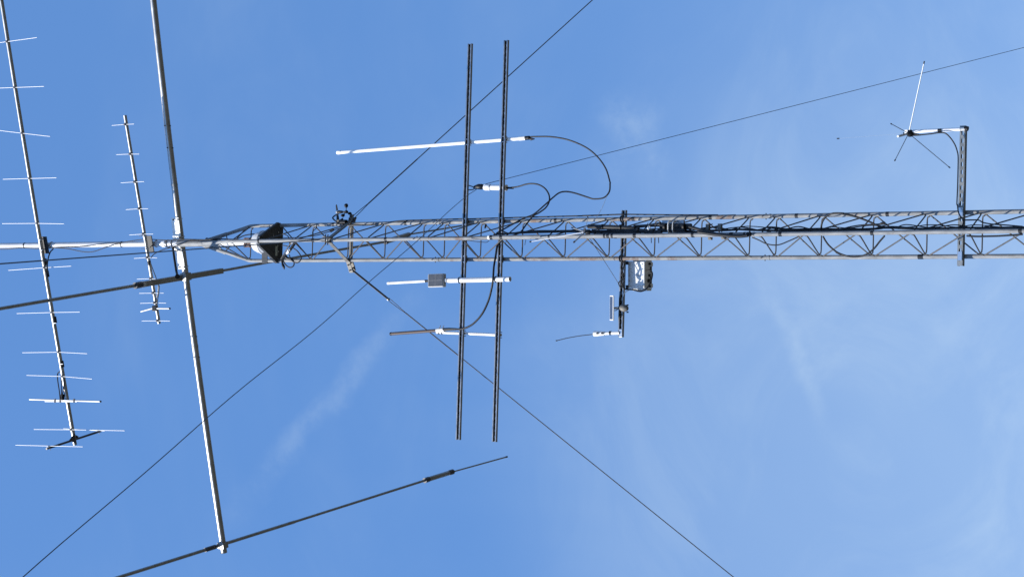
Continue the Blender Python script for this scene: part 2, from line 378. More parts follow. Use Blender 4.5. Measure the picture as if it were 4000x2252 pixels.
# ------------------------------------------------------------------ beam antennas on the mast
def vertical_beam(name, label, zb, ends, Yc, r, elems, er, boommat):
    a, b = atZ(*ends[0], zb), atZ(*ends[1], zb); d = (b-a).normalized()
    t = thing(name, (0, Yc, zb), label, 'antenna')
    k = 12
    MB().tube([a+(b-a)*(i/k)+V((0, 0, .018*(1-(2*i/k-1)**2)*((b-a).length > 3))) for i in range(k+1)], r, 12).build('boom', boommat, t)
    for c, x, y, le, re in elems:
        cp = atZ(c, x, y, zb); cp = a + d*((cp-a).dot(d))       # on the boom line
        re3 = atY(c, *re, cp.y)
        le3 = atY(c, *le, cp.y) if le else V((cp.x*2-re3.x, cp.y, cp.z*2-re3.z))
        mid = V((cp.x, cp.y-r-.003, (cp.z)))
        e = MB().tube([V((le3.x, le3.y-r-.003, le3.z)), mid, V((re3.x, re3.y-r-.003, re3.z))], er, 6).build('element', ALUW, t)
        MB().box(mid, .022, .014, .024, bev=.002).build('element_clip', DARKST, e)
    return t, a, b, d
# long VHF beam
zb1 = atY('D', 108, 615, -.075).z
el1 = [('Q', 80, 397, None, (365, 358)), ('Q', 145, 830, None, (433, 818)), ('Q', 208, 1262, None, (490, 1290)), ('N', 270, 483, None, (550, 470)),
       ('N', 340, 906, (38, 902), (620, 904)), ('N', 400, 1327, (97, 1342), (690, 1302)), ('O', 478, 538, (175, 540), (770, 526)),
       ('O', 540, 912, (228, 909), (840, 918)), ('O', 580, 1140, (268, 1122), (885, 1157)), ('T', 540, 342, (268, 337), (952, 347))]
y1, a1, b1, d1 = vertical_beam('long_beam_antenna', 'long beam antenna with upright rod elements and a split triangular reflector', zb1,
                               (('D', -12, -100), ('T', 566, 455)), -.075, .0195, el1, .0029, ALU)
def boom_at(c, x, y, a, d, z): cp = atZ(c, x, y, z); return a + d*((cp-a).dot(d))
cp = boom_at('O', 610, 1360, a1, d1, zb1)
dl, dr = atY('O', 280, 1350, cp.y-.03), atY('O', 950, 1370, cp.y-.03)
MB().tube([dl, dr], .0085, 10).build('driven_element', ALUW, y1)
MB().tube([dr-(dr-dl).normalized()*.008, dr+(dr-dl).normalized()*.004], .0092, 10).build('end_cap', BLACK, y1)
g0, g1 = atY('O', 425, 1369, cp.y-.034), atY('O', 728, 1371, cp.y-.034)
MB().tube([g0, g1], .0055, 8).build('matching_rod', ALUW, y1)
for x in (520, 570, 700): q = atY('O', x, 1362, cp.y-.036); MB().box(q, .035, .012, .018).build('shorting_strap', DARKST, y1)
MB().box(atY('O', 590, 1330, cp.y-.03), .06, .03, .03, bev=.004).build('feed_block', BLACK, y1)
MB().tube(spline(path('O', [(568, 1350), (560, 1270), (545, 1170), (545, 1110), (565, 1090), (595, 1110), (608, 1160), (600, 1240), (585, 1330)], cp.y-.045, cp.y-.05), 5), .0055, 7).build('phasing_cable', COAX, y1)
MB().tube(spline(path('O', [(582, 1340), (580, 1250), (578, 1150)], cp.y-.05), 5), .005, 7).build('phasing_cable', COAX, y1)
rb0, rb1 = atZ('T', 350, 485, zb1-.0), atZ('T', 762, 350, zb1-.0)
MB().tube([rb0, rb1], .011, 8).build('reflector_arm', DARKST, y1)
rc = boom_at('T', 560, 405, a1, d1, zb1); rd = (rb1-rb0).normalized()
for s in (-1, 1): MB().prism([rc+d1*.055+V((0, 0, s*.022)), rc-d1*.055+V((0, 0, s*.022)), rc+rd*s*.075+V((0, 0, s*.012))], (0, 0, .004)).build('gusset', DARKST, y1)
for le, cc, re in (((125, 456), (370, 468), (630, 468)), ((485, 332), (740, 348), (795, 350))):
    q = atZ('T', *cc, zb1); k = V((0, -.012, 0))
    e = MB().tube([atY('T', *le, q.y)+k, atY('T', *re, q.y)+k], .0029, 6).build('element', ALUW, y1)
    MB().box(q+k, .025, .02, .028, bev=.002).build('element_clip', STAIN, e)
    MB().tube([q+V((.0, 0, 0)), q+V((-.035, 0, -.02))], .003, 6).build('clip_bolt', STAIN, e)
for x, y in (('O', (432, 170)), ('O', (500, 605)), ('O', (575, 1020)), ('O', (405, 60))):
    q = boom_at(x, *y, a1, d1, zb1); MB().tube([q-d1*.03, q+d1*.03], .0212, 12).build('tape_wrap', COAX, y1)
for y in ((520, 632), (575, 1020)):
    q = boom_at('O', *y, a1, d1, zb1)+V((0, -.022, 0)); MB().tube([q, q+V((.002, -.004, -.045))], [.006, .0015], 6).build('tie_tail', PVC, y1)
bm1 = boom_at('N', 370, 1105, a1, d1, zb1)
MB().box((0, -.0475, zb1), .165, .006, .075, (d1.x, d1.y, 0), (-d1.y, d1.x, 0)).build('mounting_plate', BLPIPE_SHADE, y1)  # dark colour stands in for the boom's shade on the plate
for s in (-1, 1):
    MB().ring(V((0, 0, zb1+s*.04)), (0, 0, 1), .031, .0035, 14).build('u_bolt', STAIN, y1)
    q = bm1+d1*s*.05; MB().ring(q, d1, .0235, .0035, 14).build('u_bolt', STAIN, y1)
# short UHF beam
zb2 = atY('D', 373, 615, -.068).z
el2 = [('Q', 1178, 1180, (1070, 1186), (1280, 1172)), ('N', 1228, 250, (1112, 252), (1330, 247)), ('N', 1270, 513, (1155, 518), (1375, 506)),
       ('N', 1310, 766, (1203, 770), (1413, 761)), ('N', 1355, 1003, (1236, 1009), (1460, 1000)), ('N', 1390, 1225, (1280, 1230), (1497, 1224)),
       ('O', 1420, 216, (1307, 216), (1515, 220)), ('O', 1450, 350, (1328, 350), (1560, 348)), ('O', 1465, 442, (1337, 444), (1583, 442)), ('O', 1497, 610, (1353, 610), (1618, 611))]
y2, a2, b2, d2 = vertical_beam('short_beam_antenna', 'short beam antenna with small upright elements, between the long beam and the thick boom', zb2,
                               (('Q', 1180, 1088), ('O', 1503, 634)), -.068, .0155, el2, .0025, ALU)
cp = boom_at('O', 1468, 495, a2, d2, zb2)
q0, q1, q2, q3 = (atY('O', *c, cp.y-.025) for c in ((1330, 523), (1452, 489), (1478, 493), (1600, 494)))
MB().tube([q0, q1], .0078, 8).build('driven_element', ALUW, y2); MB().tube([q2, q3], .0078, 8).build('driven_element', ALUW, y2)
MB().tube([q3-V((0, 0, -.002)), q3-V((0, 0, .008))], .0088, 8).build('end_cap', BLACK, y2)
MB().box(cp+V((0, -.025, 0)), .05, .024, .05, bev=.004).build('feed_block', BLACK, y2)
MB().tube(spline(path('O', [(1475, 480), (1490, 400), (1500, 300), (1475, 210), (1445, 130), (1420, 60)], cp.y-.03, -.09), 5), .0042, 7).build('feed_cable', COAX, y2)
MB().tube(path('O', [(1484, 390), (1496, 330), (1500, 275)], cp.y-.032, cp.y-.033), .0085, 8).build('cable_sleeve', GREYP, y2)
MB().box((0, -.0455, zb2), .15, .006, .07, (d2.x, d2.y, 0), (-d2.y, d2.x, 0)).build('mounting_plate', BLPIPE_SHADE, y2)  # coloured dark as if shaded by the boom in front
for s in (-1, 1):
    MB().ring(V((0, 0, zb2+s*.035)), (0, 0, 1), .031, .0035, 14).build('u_bolt', STAIN, y2)
    q = boom_at('N', 1370, 1080, a2, d2, zb2)+d2*s*.06; MB().ring(q, d2, .0195, .0035, 14).build('u_bolt', STAIN, y2)
    MB().tube([q+V((0, .03, .025)), q+V((0, -.05, .025))], .0032, 6).build('bolt', STAIN, y2)
for x, y in ((1412, 1270), ): 
    q = boom_at('N', x, y, a2, d2, zb2); MB().tube([q-d2*.02, q+d2*.02], .017, 12).build('tape_wrap', COAX, y2)
# three-element shortwave beam
BY = .072; zb3 = atY('S', 711, 955, BY).z
hf = thing('shortwave_beam_antenna', (0, BY, zb3), 'large beam antenna with a thick aluminium boom and long trapped elements', 'antenna')
e3 = boomend = atZ('T', 1686, 1265, zb3); top3 = atZ('D', 388.5, 0, zb3); d3 = (e3-top3).normalized(); s3_ = e3 - d3*((e3-V((0, BY, zb3))).length*2-.1)
def sag(q): return q+V((0, 0, .042*(1-(q.x/2.75)**2)))      # the long boom droops at both ends
def boom3(c, x, y): return sag(boom_at(c, x, y, top3, d3, zb3))
MB().tube([sag(e3+(s3_-e3)*(i/16)) for i in range(17)], .0295, 16).build('boom', ALU, hf)
MB().tube([e3+d3*.001, e3-d3*.006], .031, 16).build('end_cap', BLACK, hf)
for c, x, y in (('Q', 1590, 1190), ('Q', 1612, 1400), ('O', 1832, 765), ('O', 1862, 960)):
    q = boom3(c, x, y)
    MB().tube([q+V((0, 0, -.04)), q+V((0, 0, .04))], .0052, 6).build('bolt', DARKST, hf); MB().tube([q+V((0, -.04, 0)), q+V((0, .04, 0))], .0052, 6).build('bolt', DARKST, hf)
for c, x, y in (('O', 1838, 860), ('N', 1640, 540)):
    q = boom3(c, x, y); MB().tube([q-d3*.012, q+d3*.012], .0308, 16).build('splice_ring', ALUD, hf)
nrm = V((-d3.y, d3.x, 0)); nrm = nrm if nrm.y < 0 else -nrm
for ya, yb in ((110, 590), (840, 1290)):
    q0 = boom3('W', 357, ya); q1 = boom3('W', 460, yb); c = (q0+q1)/2
    MB().box(c+nrm*.034+V((0, 0, .012)), (q1-q0).length, .007, .093, (d3.x, d3.y, 0), (nrm.x, nrm.y, 0), bev=.0015).build('boom_plate', PLATE, hf)
    for s in (-1, 1):
        for dz in (.028, -.028):
            q = c+d3*s*((q1-q0).length/2-.018)+nrm*.036+V((0, 0, dz)); MB().tube([q, q+nrm*.012], .007, 6).build('clamp_nut', DARKST, hf)
        q = c+d3*s*((q1-q0).length/2-.018); MB().ring(q, d3, .036, .004, 16).build('u_bolt', STAIN, hf)
MB().box(V((0, .0345, zb3+.031)), .14, .005, .075, (d3.x, d3.y, 0), (nrm.x, nrm.y, 0)).build('boom_plate', PLATE, hf)
for z in (zb3+.105, zb3+.042): MB().ring((0, 0.002, z), (0, 0, 1), .0345, .0042, 18).build('u_bolt', DARKST, hf)
zd = zb3+.087
def element(pts_r, z, parent, name='element'):
    pts = [atZ(*p[:3], z) for p in pts_r]; return pts
de = [atZ('D', 0, 785, zd), atZ('O', 1310, 272, zd), atZ('O', 2095, 138, zd), atZ('A', 990, 1105, zd), atZ('B', 820, 783, zd), atZ('B', 1210, 664, zd), atZ('C', 480, 888, zd)]
dd = (de[2]-de[1]).normalized()
MB().tube([de[1]-dd*(3.6), de[1]], .0155, 12).build('driven_element', ALUD, hf)
MB().tube([de[2], de[3], de[4]], .0135, 12).build('driven_element', ALUD, hf)
MB().tube([de[5], de[6]], .0095, 10).build('element_tip', ALUD, hf)
MB().lathe(de[4], de[5]-de[4], [(0, .02), (.012, .027), ((de[5]-de[4]).length-.02, .027), ((de[5]-de[4]).length, .02)], 16).build('trap', ALUD, hf)
MB().tube([de[4]-dd*.002, de[4]+dd*.03], .0282, 16).build('trap_end', DARKST, hf)
MB().box((de[1]+de[2])/2, (de[2]-de[1]).length, .05, .046, (dd.x, dd.y, dd.z), (-dd.y, dd.x, 0), V((dd.x, dd.y, dd.z)).cross(V((-dd.y, dd.x, 0))), bev=.004).build('insulator_channel', ALUD, hf)
MB().tube([de[1]-dd*.05, de[1]+dd*.03], .03, 12).build('band', DARKST, hf); MB().tube([de[1]+dd*.036, de[1]+dd*.06], .0295, 12).build('clamp_band', STAIN, hf)
q = boom3('O', 1745, 205)
MB().box(q+V((0, 0, .002)), .07, .075, .072, (d3.x, d3.y, 0), (nrm.x, nrm.y, 0), bev=.003).build('element_bracket', ALUD, hf)
fe = path('N', [(1632, 1120), (1645, 1220), (1662, 1330), (1672, 1380), (1676, 1400)], .03, de[1].y*.3)
MB().tube(spline(fe, 4), [.011]*13+[.012, .016, .02, .024], 8).build('feed_line', COAX, hf)
zd = zb3+.045
rp = [atZ('D', 315, 1450, zd), atZ('T', 1610, 1225, zd), atZ('T', 1700, 1197, zd), atZ('D', 740, 1311, zd), atZ('D', 1071, 1206, zd), atZ('D', 1132, 1187, zd), atZ('D', 1273, 1148, zd)]
rd3 = (rp[4]-rp[1]).normalized()
MB().tube([rp[1]-rd3*3.2, rp[1], rp[3]], .0165, 12).build('reflector_element', ALUD, hf)
MB().tube([rp[3], rp[4]], .0135, 12).build('reflector_element', ALUD, hf)
MB().lathe(rp[4], rp[5]-rp[4], [(0, .02), (.01, .026), ((rp[5]-rp[4]).length-.015, .026), ((rp[5]-rp[4]).length, .018)], 16).build('trap', ALUD, hf)
for q in (rp[4], rp[5]): MB().tube([q-rd3*.025, q+rd3*.05], .029, 14).build('trap_end', DARKST, hf)
MB().tube([rp[5], rp[6]], .0085, 10).build('element_tip', ALUD, hf); MB().tube([rp[6]-rd3*.02, rp[6]+rd3*.02], .0105, 8).build('tip_cap', DARKST, hf)
MB().tube([rp[1]-rd3*.12, rp[1]+rd3*.02], .022, 12).build('band', DARKST, hf)
q = boom3('T', 1665, 1215); MB().box(q+V((0, 0, .004)), .06, .07, .078, (d3.x, d3.y, 0), (nrm.x, nrm.y, 0), bev=.004).build('element_bracket', ALUD, hf)
qd = s3_+d3*.06+V((0, 0, .045)); MB().tube([qd-rd3*3.0, qd+rd3*3.0], .0155, 10).build('director_element', ALUD, hf)

# ------------------------------------------------------------------ guy bracket and guy wires
ZG = atY('A', 2290, 510, LEG['R'].y).z
gb = thing('guy_bracket', (0, 0, ZG), 'flat steel guy bracket clamped round the tower legs below the wind sensor', 'bracket')
corner = {}
for k, ext in (('M', .075), ('R', .070), ('L', .095)):
    q = LEG[k]; ax = V((q.x, q.y, 0)).normalized(); corner[k] = V((ax.x*(RR+ext), ax.y*(RR+ext), ZG)); tq = V((-ax.y, ax.x, 0))
    for s in (-1, 1): MB().box(V((ax.x*(RR+ext/2), ax.y*(RR+ext/2), ZG))+tq*s*.0205, ext+.03, .006, .040, (ax.x, ax.y, 0), (tq.x, tq.y, 0)).build('corner_lug', BRACK, gb)
    for e in (.032, ext-.012): c = V((ax.x*(RR+e), ax.y*(RR+e), ZG)); MB().tube([c-tq*.045, c+tq*.045], .0055, 6).build('bolt', DARKST, gb)
for a, b in FACES:
    pa, pb = leg_pt(a, ZG), leg_pt(b, ZG); d = (pb-pa).normalized(); nn = V((d.y, -d.x, 0)); c = (pa+pb)/2
    if nn.dot(c-V((0, 0, ZG))) < 0: nn = -nn
    MB().box(c+nn*.021, SIDE-.02, .006, .038, d, nn).build('side_bar', BRACK, gb)
def guy(name, label, start, azv, c, x, y, strap):
    pn = V((azv.y, -azv.x, 0)).normalized(); far = on_plane(c, x, y, start, pn)
    d = (far-start).normalized(); L = (start.z-0.02)/(-d.z); end = start+d*L
    t = thing(name, end, label, 'guy wire')
    s0 = start
    if strap > 0:
        sd_ = pn; MB().tube([start-d*.02, start+d*strap], .0125, 8, ratio=.5).build('link_bar', DARKST, t)
        s0 = start+d*strap
        MB().tube([s0-d*.012-pn*.016, s0-d*.012+pn*.016], .006, 6).build('pin', STAIN, t)
    MB().tube([s0+pn*.014, s0+d*.09+pn*.010, s0+d*.2], .003, 6).build('grip_loop', WIRE, t)
    MB().tube([s0-pn*.014, s0+d*.09-pn*.010, s0+d*.2], .003, 6).build('grip_loop', WIRE, t)
    MB().tube([s0+d*.18, s0+d*.75], .0055, 8).build('guy_grip', WIRE, t)
    MB().tube([s0+d*.74, end], .0044, 6).build('strand', WIRE, t)
    MB().tube([end+V((0, 0, .02))-d*.05, end+V((0, 0, -.02))+d*.05], .012, 8).build('anchor_rod', DARKST, t)
    return far
az = {k: V((LEG[k].x, LEG[k].y, 0)).normalized() for k in 'MRL'}
guy('guy_wire', 'dark steel guy wire from the bracket corner beside the wind sensor', corner['R'], az['R'], 'D', 1490, 0, 0)
guy('guy_wire', 'dark guy wire hung on a long flat link from the guy bracket', corner['L'], az['L'], 'D', 1845, 1450, .42)
fm = guy('guy_wire', 'dark guy wire slanting past the mast under the two rod-element beams', corner['M'], V((-.05, -1, 0)).normalized(), 'N', 0, 1281, 0)

# ------------------------------------------------------------------ strut arms
def strut(name, label, z, s0, s1, off, depth, web_front, mat=ZINC):
    # channel along the rear face: s along FACE_A, d behind the front plane, h up
    O = LEG['R']; O = V((O.x, O.y, 0)) - FACE_A*O.dot(FACE_A) + FACE_N*off
    t = thing(name, O+FACE_A*(s0+s1)/2+V((0, 0, z-.02)), label, 'strut')
    P = lambda s, d, h: O + FACE_A*s - FACE_N*d + V((0, 0, z+h))
    b = MB(); w, lip, ret = .0195, (.0135 if web_front else .010), (.002 if web_front else .006)
    dw = 0.0 if web_front else depth                     # where the slotted web lies
    dl = depth if web_front else 0.0                     # where the open side with the lips lies
    sg = -1 if web_front else 1
    for sgn in (1, -1):
        prof = [(dl+sg*ret, sgn*lip), (dl, sgn*(lip+.001)), (dl, sgn*w), (dw, sgn*w)]
        for (da, ha), (db, hb) in zip(prof, prof[1:]):
            i = len(b.v); b.v += [P(s0, da, ha), P(s1, da, ha), P(s1, db, hb), P(s0, db, hb)]; b.face((i, i+1, i+2, i+3))
    pitch, hl, hh = (.0555, .018, .0082) if web_front else (.0508, .0143, .0071); n = int((s1-s0)/pitch); lead = ((s1-s0)-n*pitch)/2
    cells = [(s0, s0+lead, False)] + [(s0+lead+i*pitch, s0+lead+(i+1)*pitch, True) for i in range(n)] + [(s1-lead, s1, False)]
    for u0, u1, hole in cells:
        i = len(b.v); c = (u0+u1)/2
        outer = [(u0, -w), (c-hl*.5, -w), (c+hl*.5, -w), (u1, -w), (u1, 0), (u1, w), (c+hl*.5, w), (c-hl*.5, w), (u0, w), (u0, 0)]
        if not hole: b.v += [P(s, dw, h) for s, h in ((u0, -w), (u1, -w), (u1, w), (u0, w))]; b.face((i, i+1, i+2, i+3)); continue
        inner = [(c-hl*.8, -hh*.75), (c-hl*.5, -hh), (c+hl*.5, -hh), (c+hl*.8, -hh*.75), (c+hl, 0), (c+hl*.8, hh*.75), (c+hl*.5, hh), (c-hl*.5, hh), (c-hl*.8, hh*.75), (c-hl, 0)]
        b.v += [P(s, dw, h) for s, h in outer] + [P(s, dw, h) for s, h in inner]
        for j in range(10): j2 = (j+1) % 10; b.face((i+j, i+j2, i+10+j2, i+10+j))
    b.build('channel', mat, t, solid=.0024)
    return t, P
def s_of(c, x, y, off): return (onface(c, x, y, off)).dot(FACE_A)
def nuts(t, P, ss, d=.012, rz=0):
    for s in ss: MB().tube([P(s, d-.006, 0), P(s, d+.03, 0)], .0048, 6).build('bolt', STAIN, t)
OFF = LR+.017+.021
z1_ = onface('D', 1166.0, 600, OFF).z; z2_ = onface('D', 1257.0, 600, OFF).z
arm1, P1 = strut('strut_arm', 'long slotted steel strut across the tower, the one the wire balun hangs from', z1_, s_of('D', 1152, 1105, OFF), s_of('D', 1180, 110, OFF), OFF, .021, False)
arm2, P2 = strut('strut_arm', 'long slotted steel strut across the tower, the lower of the matching pair', z2_, s_of('D', 1242, 1110, OFF), s_of('D', 1273, 101, OFF), OFF, .021, False)
sL, sR = LEG['L'].dot(FACE_A), LEG['R'].dot(FACE_A)
for t, P in ((arm1, P1), (arm2, P2)):
    nuts(t, P, [sL-.024, sL+.024, sR-.024, sR+.024])
    for s in (sL, sR): MB().box(P(s, .030, 0), .060, .016, .036, FACE_A, FACE_N, bev=.003).build('leg_saddle', DARKST, t)
OFF3 = -LR-.004
z3_ = onface('D', 1566, 600, OFF3).z
arm3, P3 = strut('strut_arm', 'short slotted strut carrying the finned box and small solar panel', z3_, s_of('D', 1563, 846, OFF3), s_of('D', 1569, 528, OFF3), OFF3, .024, False)
for s in (sL, sR):
    MB().ring(P3(s, -LR-.004, 0)+V((0, 0, .006)), (0, 0, 1), LR+.005, .0055, 16).build('u_bolt', DARKST, arm3)
    MB().ring(P3(s, -LR-.004, 0)+V((0, 0, -.012)), (0, 0, 1), LR+.004, .0045, 16).build('u_bolt', DARKST, arm3)
OFF4 = LR+.004+.035
z4_ = onface('D', 2415.5, 580, OFF4).z
arm4, P4 = strut('strut_arm', 'short bright slotted strut holding the wide-spread ground-plane antenna', z4_, s_of('D', 2413, 668, OFF4), s_of('D', 2421, 316, OFF4), OFF4, .035, True, ZINCB)
for s in (sL, sR):
    for e in (-.024, .024): MB().tube([P4(s+e, -.008, 0), P4(s+e, .06, 0)], .0048, 6).build('bolt', STAIN, arm4)
    MB().box(P4(s, .0385, 0), .056, .006, .03, FACE_A, FACE_N).build('leg_saddle', DARKST, arm4)
    MB().box(P4(s, -.0045, 0), .062, .004, .030, FACE_A, FACE_N).build('washer_plate', STAIN, arm4)
se = s_of('J', 1352, 725, OFF4)
MB().tube([P4(se, -.004, .0), P4(se, .02, .0)], .008, 8).build('bolt', DARKST, arm4)

# ------------------------------------------------------------------ antennas on the two long struts
OFT = OFF-.021-.0145-.006
c0, c1 = onface('M', 285, 499, OFT), onface('K', 850, 1014, OFT); cdv = (c1-c0).normalized()
col = thing('collinear_antenna', c1, 'long slim white fibreglass tube antenna clamped behind both long struts', 'antenna')
MB().tube([c0+cdv*.04, c1], .0150, 18).build('radome', FIBER, col)
MB().lathe(c0, cdv, [(0, .0125), (.006, .0165), (.038, .0165), (.044, .0165)], 18).build('end_cap', PVC, col)
MB().tube([c0+cdv*.041, c0+cdv*.047], .0158, 18).build('seal_ring', GREYP, col)
MB().tube([c1-cdv*.06, c1+cdv*.002], .0172, 18).build('base_ferrule', FIBER, col)
MB().tube([c1, c1+cdv*.04], .0165, 14).build('connector_boot', BLACK, col)
MB().tube(path('K', [(885, 1012), (905, 1024), (938, 1022)], c1.y), [.006, .012, .004], 6).build('tape_tail', BLACK, col)
for P, arm in ((P1, arm1), (P2, arm2)):
    zz = P(0, 0, 0).z; tt = (zz-c0.z)/cdv.z; q = c0+cdv*tt; ss = q.dot(FACE_A)
    for s in (-.022, .022): MB().tube([P(ss+s, .002, 0), P(ss+s, .065, 0)], .004, 6).build('u_bolt', STAIN, col)
    MB().box(P(ss, .024, -.004), .058, .006, .030, FACE_A, FACE_N).build('saddle', DARKST, col)
kp = path('K', [(868, 1004), (960, 1000), (1100, 1002), (1260, 1032), (1420, 1100), (1530, 1188), (1610, 1300), (1648, 1420)], c1.y, c1.y-.02)
kp += path('D', [(1534, 462), (1532, 482), (1518, 497), (1493, 500)], c1.y-.03) + path('C', [(2200, 485), (2000, 420), (1860, 395), (1750, 415), (1650, 490), (1540, 590), (1350, 750), (1200, 812), (1050, 890), (850, 1000), (760, 1052)], c1.y-.03, -.12)
cable(kp, .0062, 'black coax curling in a wide loop below the long white tube antenna')

# balun and wire dipole
bo = onface('C', 605, 325, OFF-.021-.03); bo.y += .0
b0, b1 = atY('C', 572, 326, bo.y), atY('C', 916, 336, bo.y); bd = (b1-b0).normalized()
bal = thing('wire_balun', b1, 'white pvc balun tube hanging between the long struts', 'balun')
MB().tube([b0+bd*.05, b1], .0225, 18).build('tube', PVC, bal)
MB().lathe(b0, bd, [(0, .022), (.006, .0265), (.055, .0265), (.062, .024)], 18).build('top_cap', PVC, bal)
MB().tube([b0+bd*.056, b0+bd*.066], .0245, 16).build('seam_ring', DARKST, bal)
MB().tube([b1-bd*.02, b1+bd*.004], .0255, 18).build('bottom_cap', PVC, bal)
MB().tube([b1, b1+bd*.07], .0085, 10).build('connector', BLACK, bal)
MB().lathe(atY('C', 565, 320, bo.y), -bd, [(0, .012), (.02, .024), (.06, .022), (.085, .012), (.1, .006)], 10).build('rope_knot', BLACK, bal)
sh = path('C', [(318, 296), (395, 322), (412, 342), (395, 362), (318, 368)], bo.y-.01)
MB().tube(spline(sh, 4), .0045, 7).build('shackle', DARKST, bal)
sh2 = path('C', [(400, 340), (430, 312), (480, 300), (500, 325), (450, 352), (405, 345)], bo.y)
MB().tube(spline(sh2, 4), .0042, 7).build('chain_link', DARKST, bal)
cable(path('C', [(985, 332), (1060, 325), (1130, 310), (1220, 282), (1320, 270), (1430, 288), (1530, 350), (1590, 450), (1592, 550), (1540, 645), (1440, 722), (1340, 782), (1240, 900), (1170, 1000), (1120, 1050)], bo.y, -.10), .0062, 'black coax looping from the white balun tube into the tower')
w0 = atY('C', 555, 285, bo.y); wf = atY('S', 4000, 186, 5.0); wd = (wf-w0); we = w0+wd*((w0.z-.03)/-wd.z)
wp = [w0+(we-w0)*(i/16)-V((0, 0, .22*math.sin(math.pi*i/16)*(1 if i else 0))) for i in range(17)]
k_ = [0, .02, .05]
wire_a = MB().tube([w0+(we-w0)*(i/24) for i in range(25)], .0026, 5).build('dipole_wire', WIRE); tag(wire_a, 'thin antenna wire slanting away beyond the ground-plane antenna', 'wire')
w0 = atY('C', 445, 365, bo.y-.01); dfar = pixdir(93, 2252); wf = CAM+dfar*((7.9-1.6)/dfar.z); wd = wf-w0; we = w0+wd*((w0.z-.03)/-wd.z)
pts = []
for i in range(141):
    t = i/140; sw = math.sin(i*.55)*.006+math.sin(i*.23+1)*.010 if 0 < i < 140 else 0
    pts.append(w0+(we-w0)*t+V((sw*.4, 0, sw)))
wire_b = MB().tube(pts, .0026, 5).build('dipole_wire', WIRE); tag(wire_b, 'thin kinked antenna wire crossing the tower and passing under the thick boom', 'wire')

# solar radio node on pvc pipe
OFP = OFF+.0215+.002
p0, p1 = onface('H', 1195, 382, OFP), onface('H', 2186, 360, OFP); pd = (p1-p0).normalized()
node = thing('solar_radio_node', p1, 'small grey solar box with white antenna on pvc pipe fronting the long struts', 'radio')
MB().pipe(p0, p1, .0205, .0175, 20).build('pipe', PVC, node)
bc = onface('H', 1035, 384, OFP+.012); bx_ = V((FACE_A.x, FACE_A.y, 0)); tz = V((FACE_A*-.03)+V((0, 0, 1))).normalized(); tx = (FACE_A+V((0, 0, .03))).normalized()
ty = tx.cross(tz); ty = ty if ty.y < 0 else -ty
bh = (onface('H', 905, 390, OFP+.034)-onface('H', 1150, 390, OFP+.034)).length
bxo = MB().box(bc, .112, .046, bh, tx, ty, tz, bev=.008).build('case', GREYP, node)
MB().box(bc+ty*.0235, .098, .003, bh-.016, tx, ty, tz, bev=.001).build('solar_panel', CELLG, bxo)
MB().box(bc+ty*.0255, .0012, .001, bh-.02, tx, ty, tz).build('cell_gap', GREYP, bxo); MB().box(bc+ty*.0255, .096, .001, .0012, tx, ty, tz).build('cell_gap', GREYP, bxo)
MB().box(bc-tz*(bh/2+.012)-ty*.004, .03, .03, .03, tx, ty, tz, bev=.005).build('neck', GREYP, node)
n0, n1 = onface('H', 258, 424, OFP), onface('H', 850, 391, OFP); nd = (n1-n0).normalized()
MB().tube([n0+nd*.02, n1], .0118, 14).build('antenna', FIBER, node); MB().tube([n0, n0+nd*.026], .0128, 14).build('antenna_cap', PVC, node)
MB().tube([n1, onface('H', 897, 390, OFP)], .0105, 12).build('connector', BLACK, node)
for P in (P1, P2):
    tt = (P(0, 0, 0).z-p0.z)/pd.z; q = p0+pd*tt
    MB().ring(q+V((0, 0, .012)), pd, .0235, .004, 18).build('u_bolt', DARKST, node)
for i in range(26):
    q = p0+(p1-p0)*(.27+.43*i/26)+FACE_N*.0202+FACE_A*.006
    MB().box(q, .0022, .001, .0065, FACE_A, FACE_N).build('print_mark', INK, node)

# brown stick antenna on taped pipe
OFB = OFF-.021-.013-.003
m0, m1 = onface('H', 1030, 1195, OFB), onface('H', 2045, 1239, OFB); md_ = (m1-m0).normalized()
br = thing('brown_stick_antenna', m1, 'brown stick antenna on a white taped pipe behind the long struts', 'antenna')
MB().pipe(m0, m1, .0118, .009, 14).build('taped_pipe', TAPEW, br)
k0, k1 = onface('H', 296, 1222, OFB+.012), onface('H', 1045, 1166, OFB+.012); kd = (k1-k0).normalized()
MB().tube([k0+kd*.01, k1], .0132, 16).build('radome', BROWN, br); MB().lathe(k0, kd, [(0, .009), (.004, .0142), (.018, .0142)], 14).build('end_cap', BLACK, br)
MB().tube([k1-kd*.01, k1+kd*.07], .018, 12).build('base_ferrule', TAPEW, br)
for x in (1065, 1115):
    q = onface('H', x, 1190, OFB); MB().ring(q, md_, .019, .0032, 14).build('u_bolt', STAIN, br)
    MB().tube([onface('H', x, 1150, OFB+.02), onface('H', x+28, 1090, OFB+.03)], .0034, 6).build('bolt', DARKST, br)
MB().tube([onface('H', 1135, 1152, OFB+.03), onface('H', 1225, 1148, OFB+.035), onface('H', 1335, 1147, OFB+.045)], [.0125, .0125, .0095], 12).build('connector_boot', BLACK, br)
for P in (P1, P2):
    tt = (P(0, 0, 0).z-m0.z)/md_.z; q = m0+md_*tt; ss = q.dot(FACE_A)
    for s in (-.022, .022): MB().tube([P(ss+s, -.01, 0), P(ss+s, .07, 0)], .0036, 6).build('u_bolt', DARKST, br)
hp = [onface('H', x, y, o) for x, y, o in ((1330, 1147, OFB+.047), (1400, 1146, OFF+.012), (1500, 1122, OFF+.02), (1620, 1050, OFF+.03), (1750, 900, OFF+.05), (1845, 700, OFF+.065), (1897, 500, OFF+.09), (1918, 350, OFF+.11), (1930, 170, OFF+.09), (1955, 20, OFF+.06))]
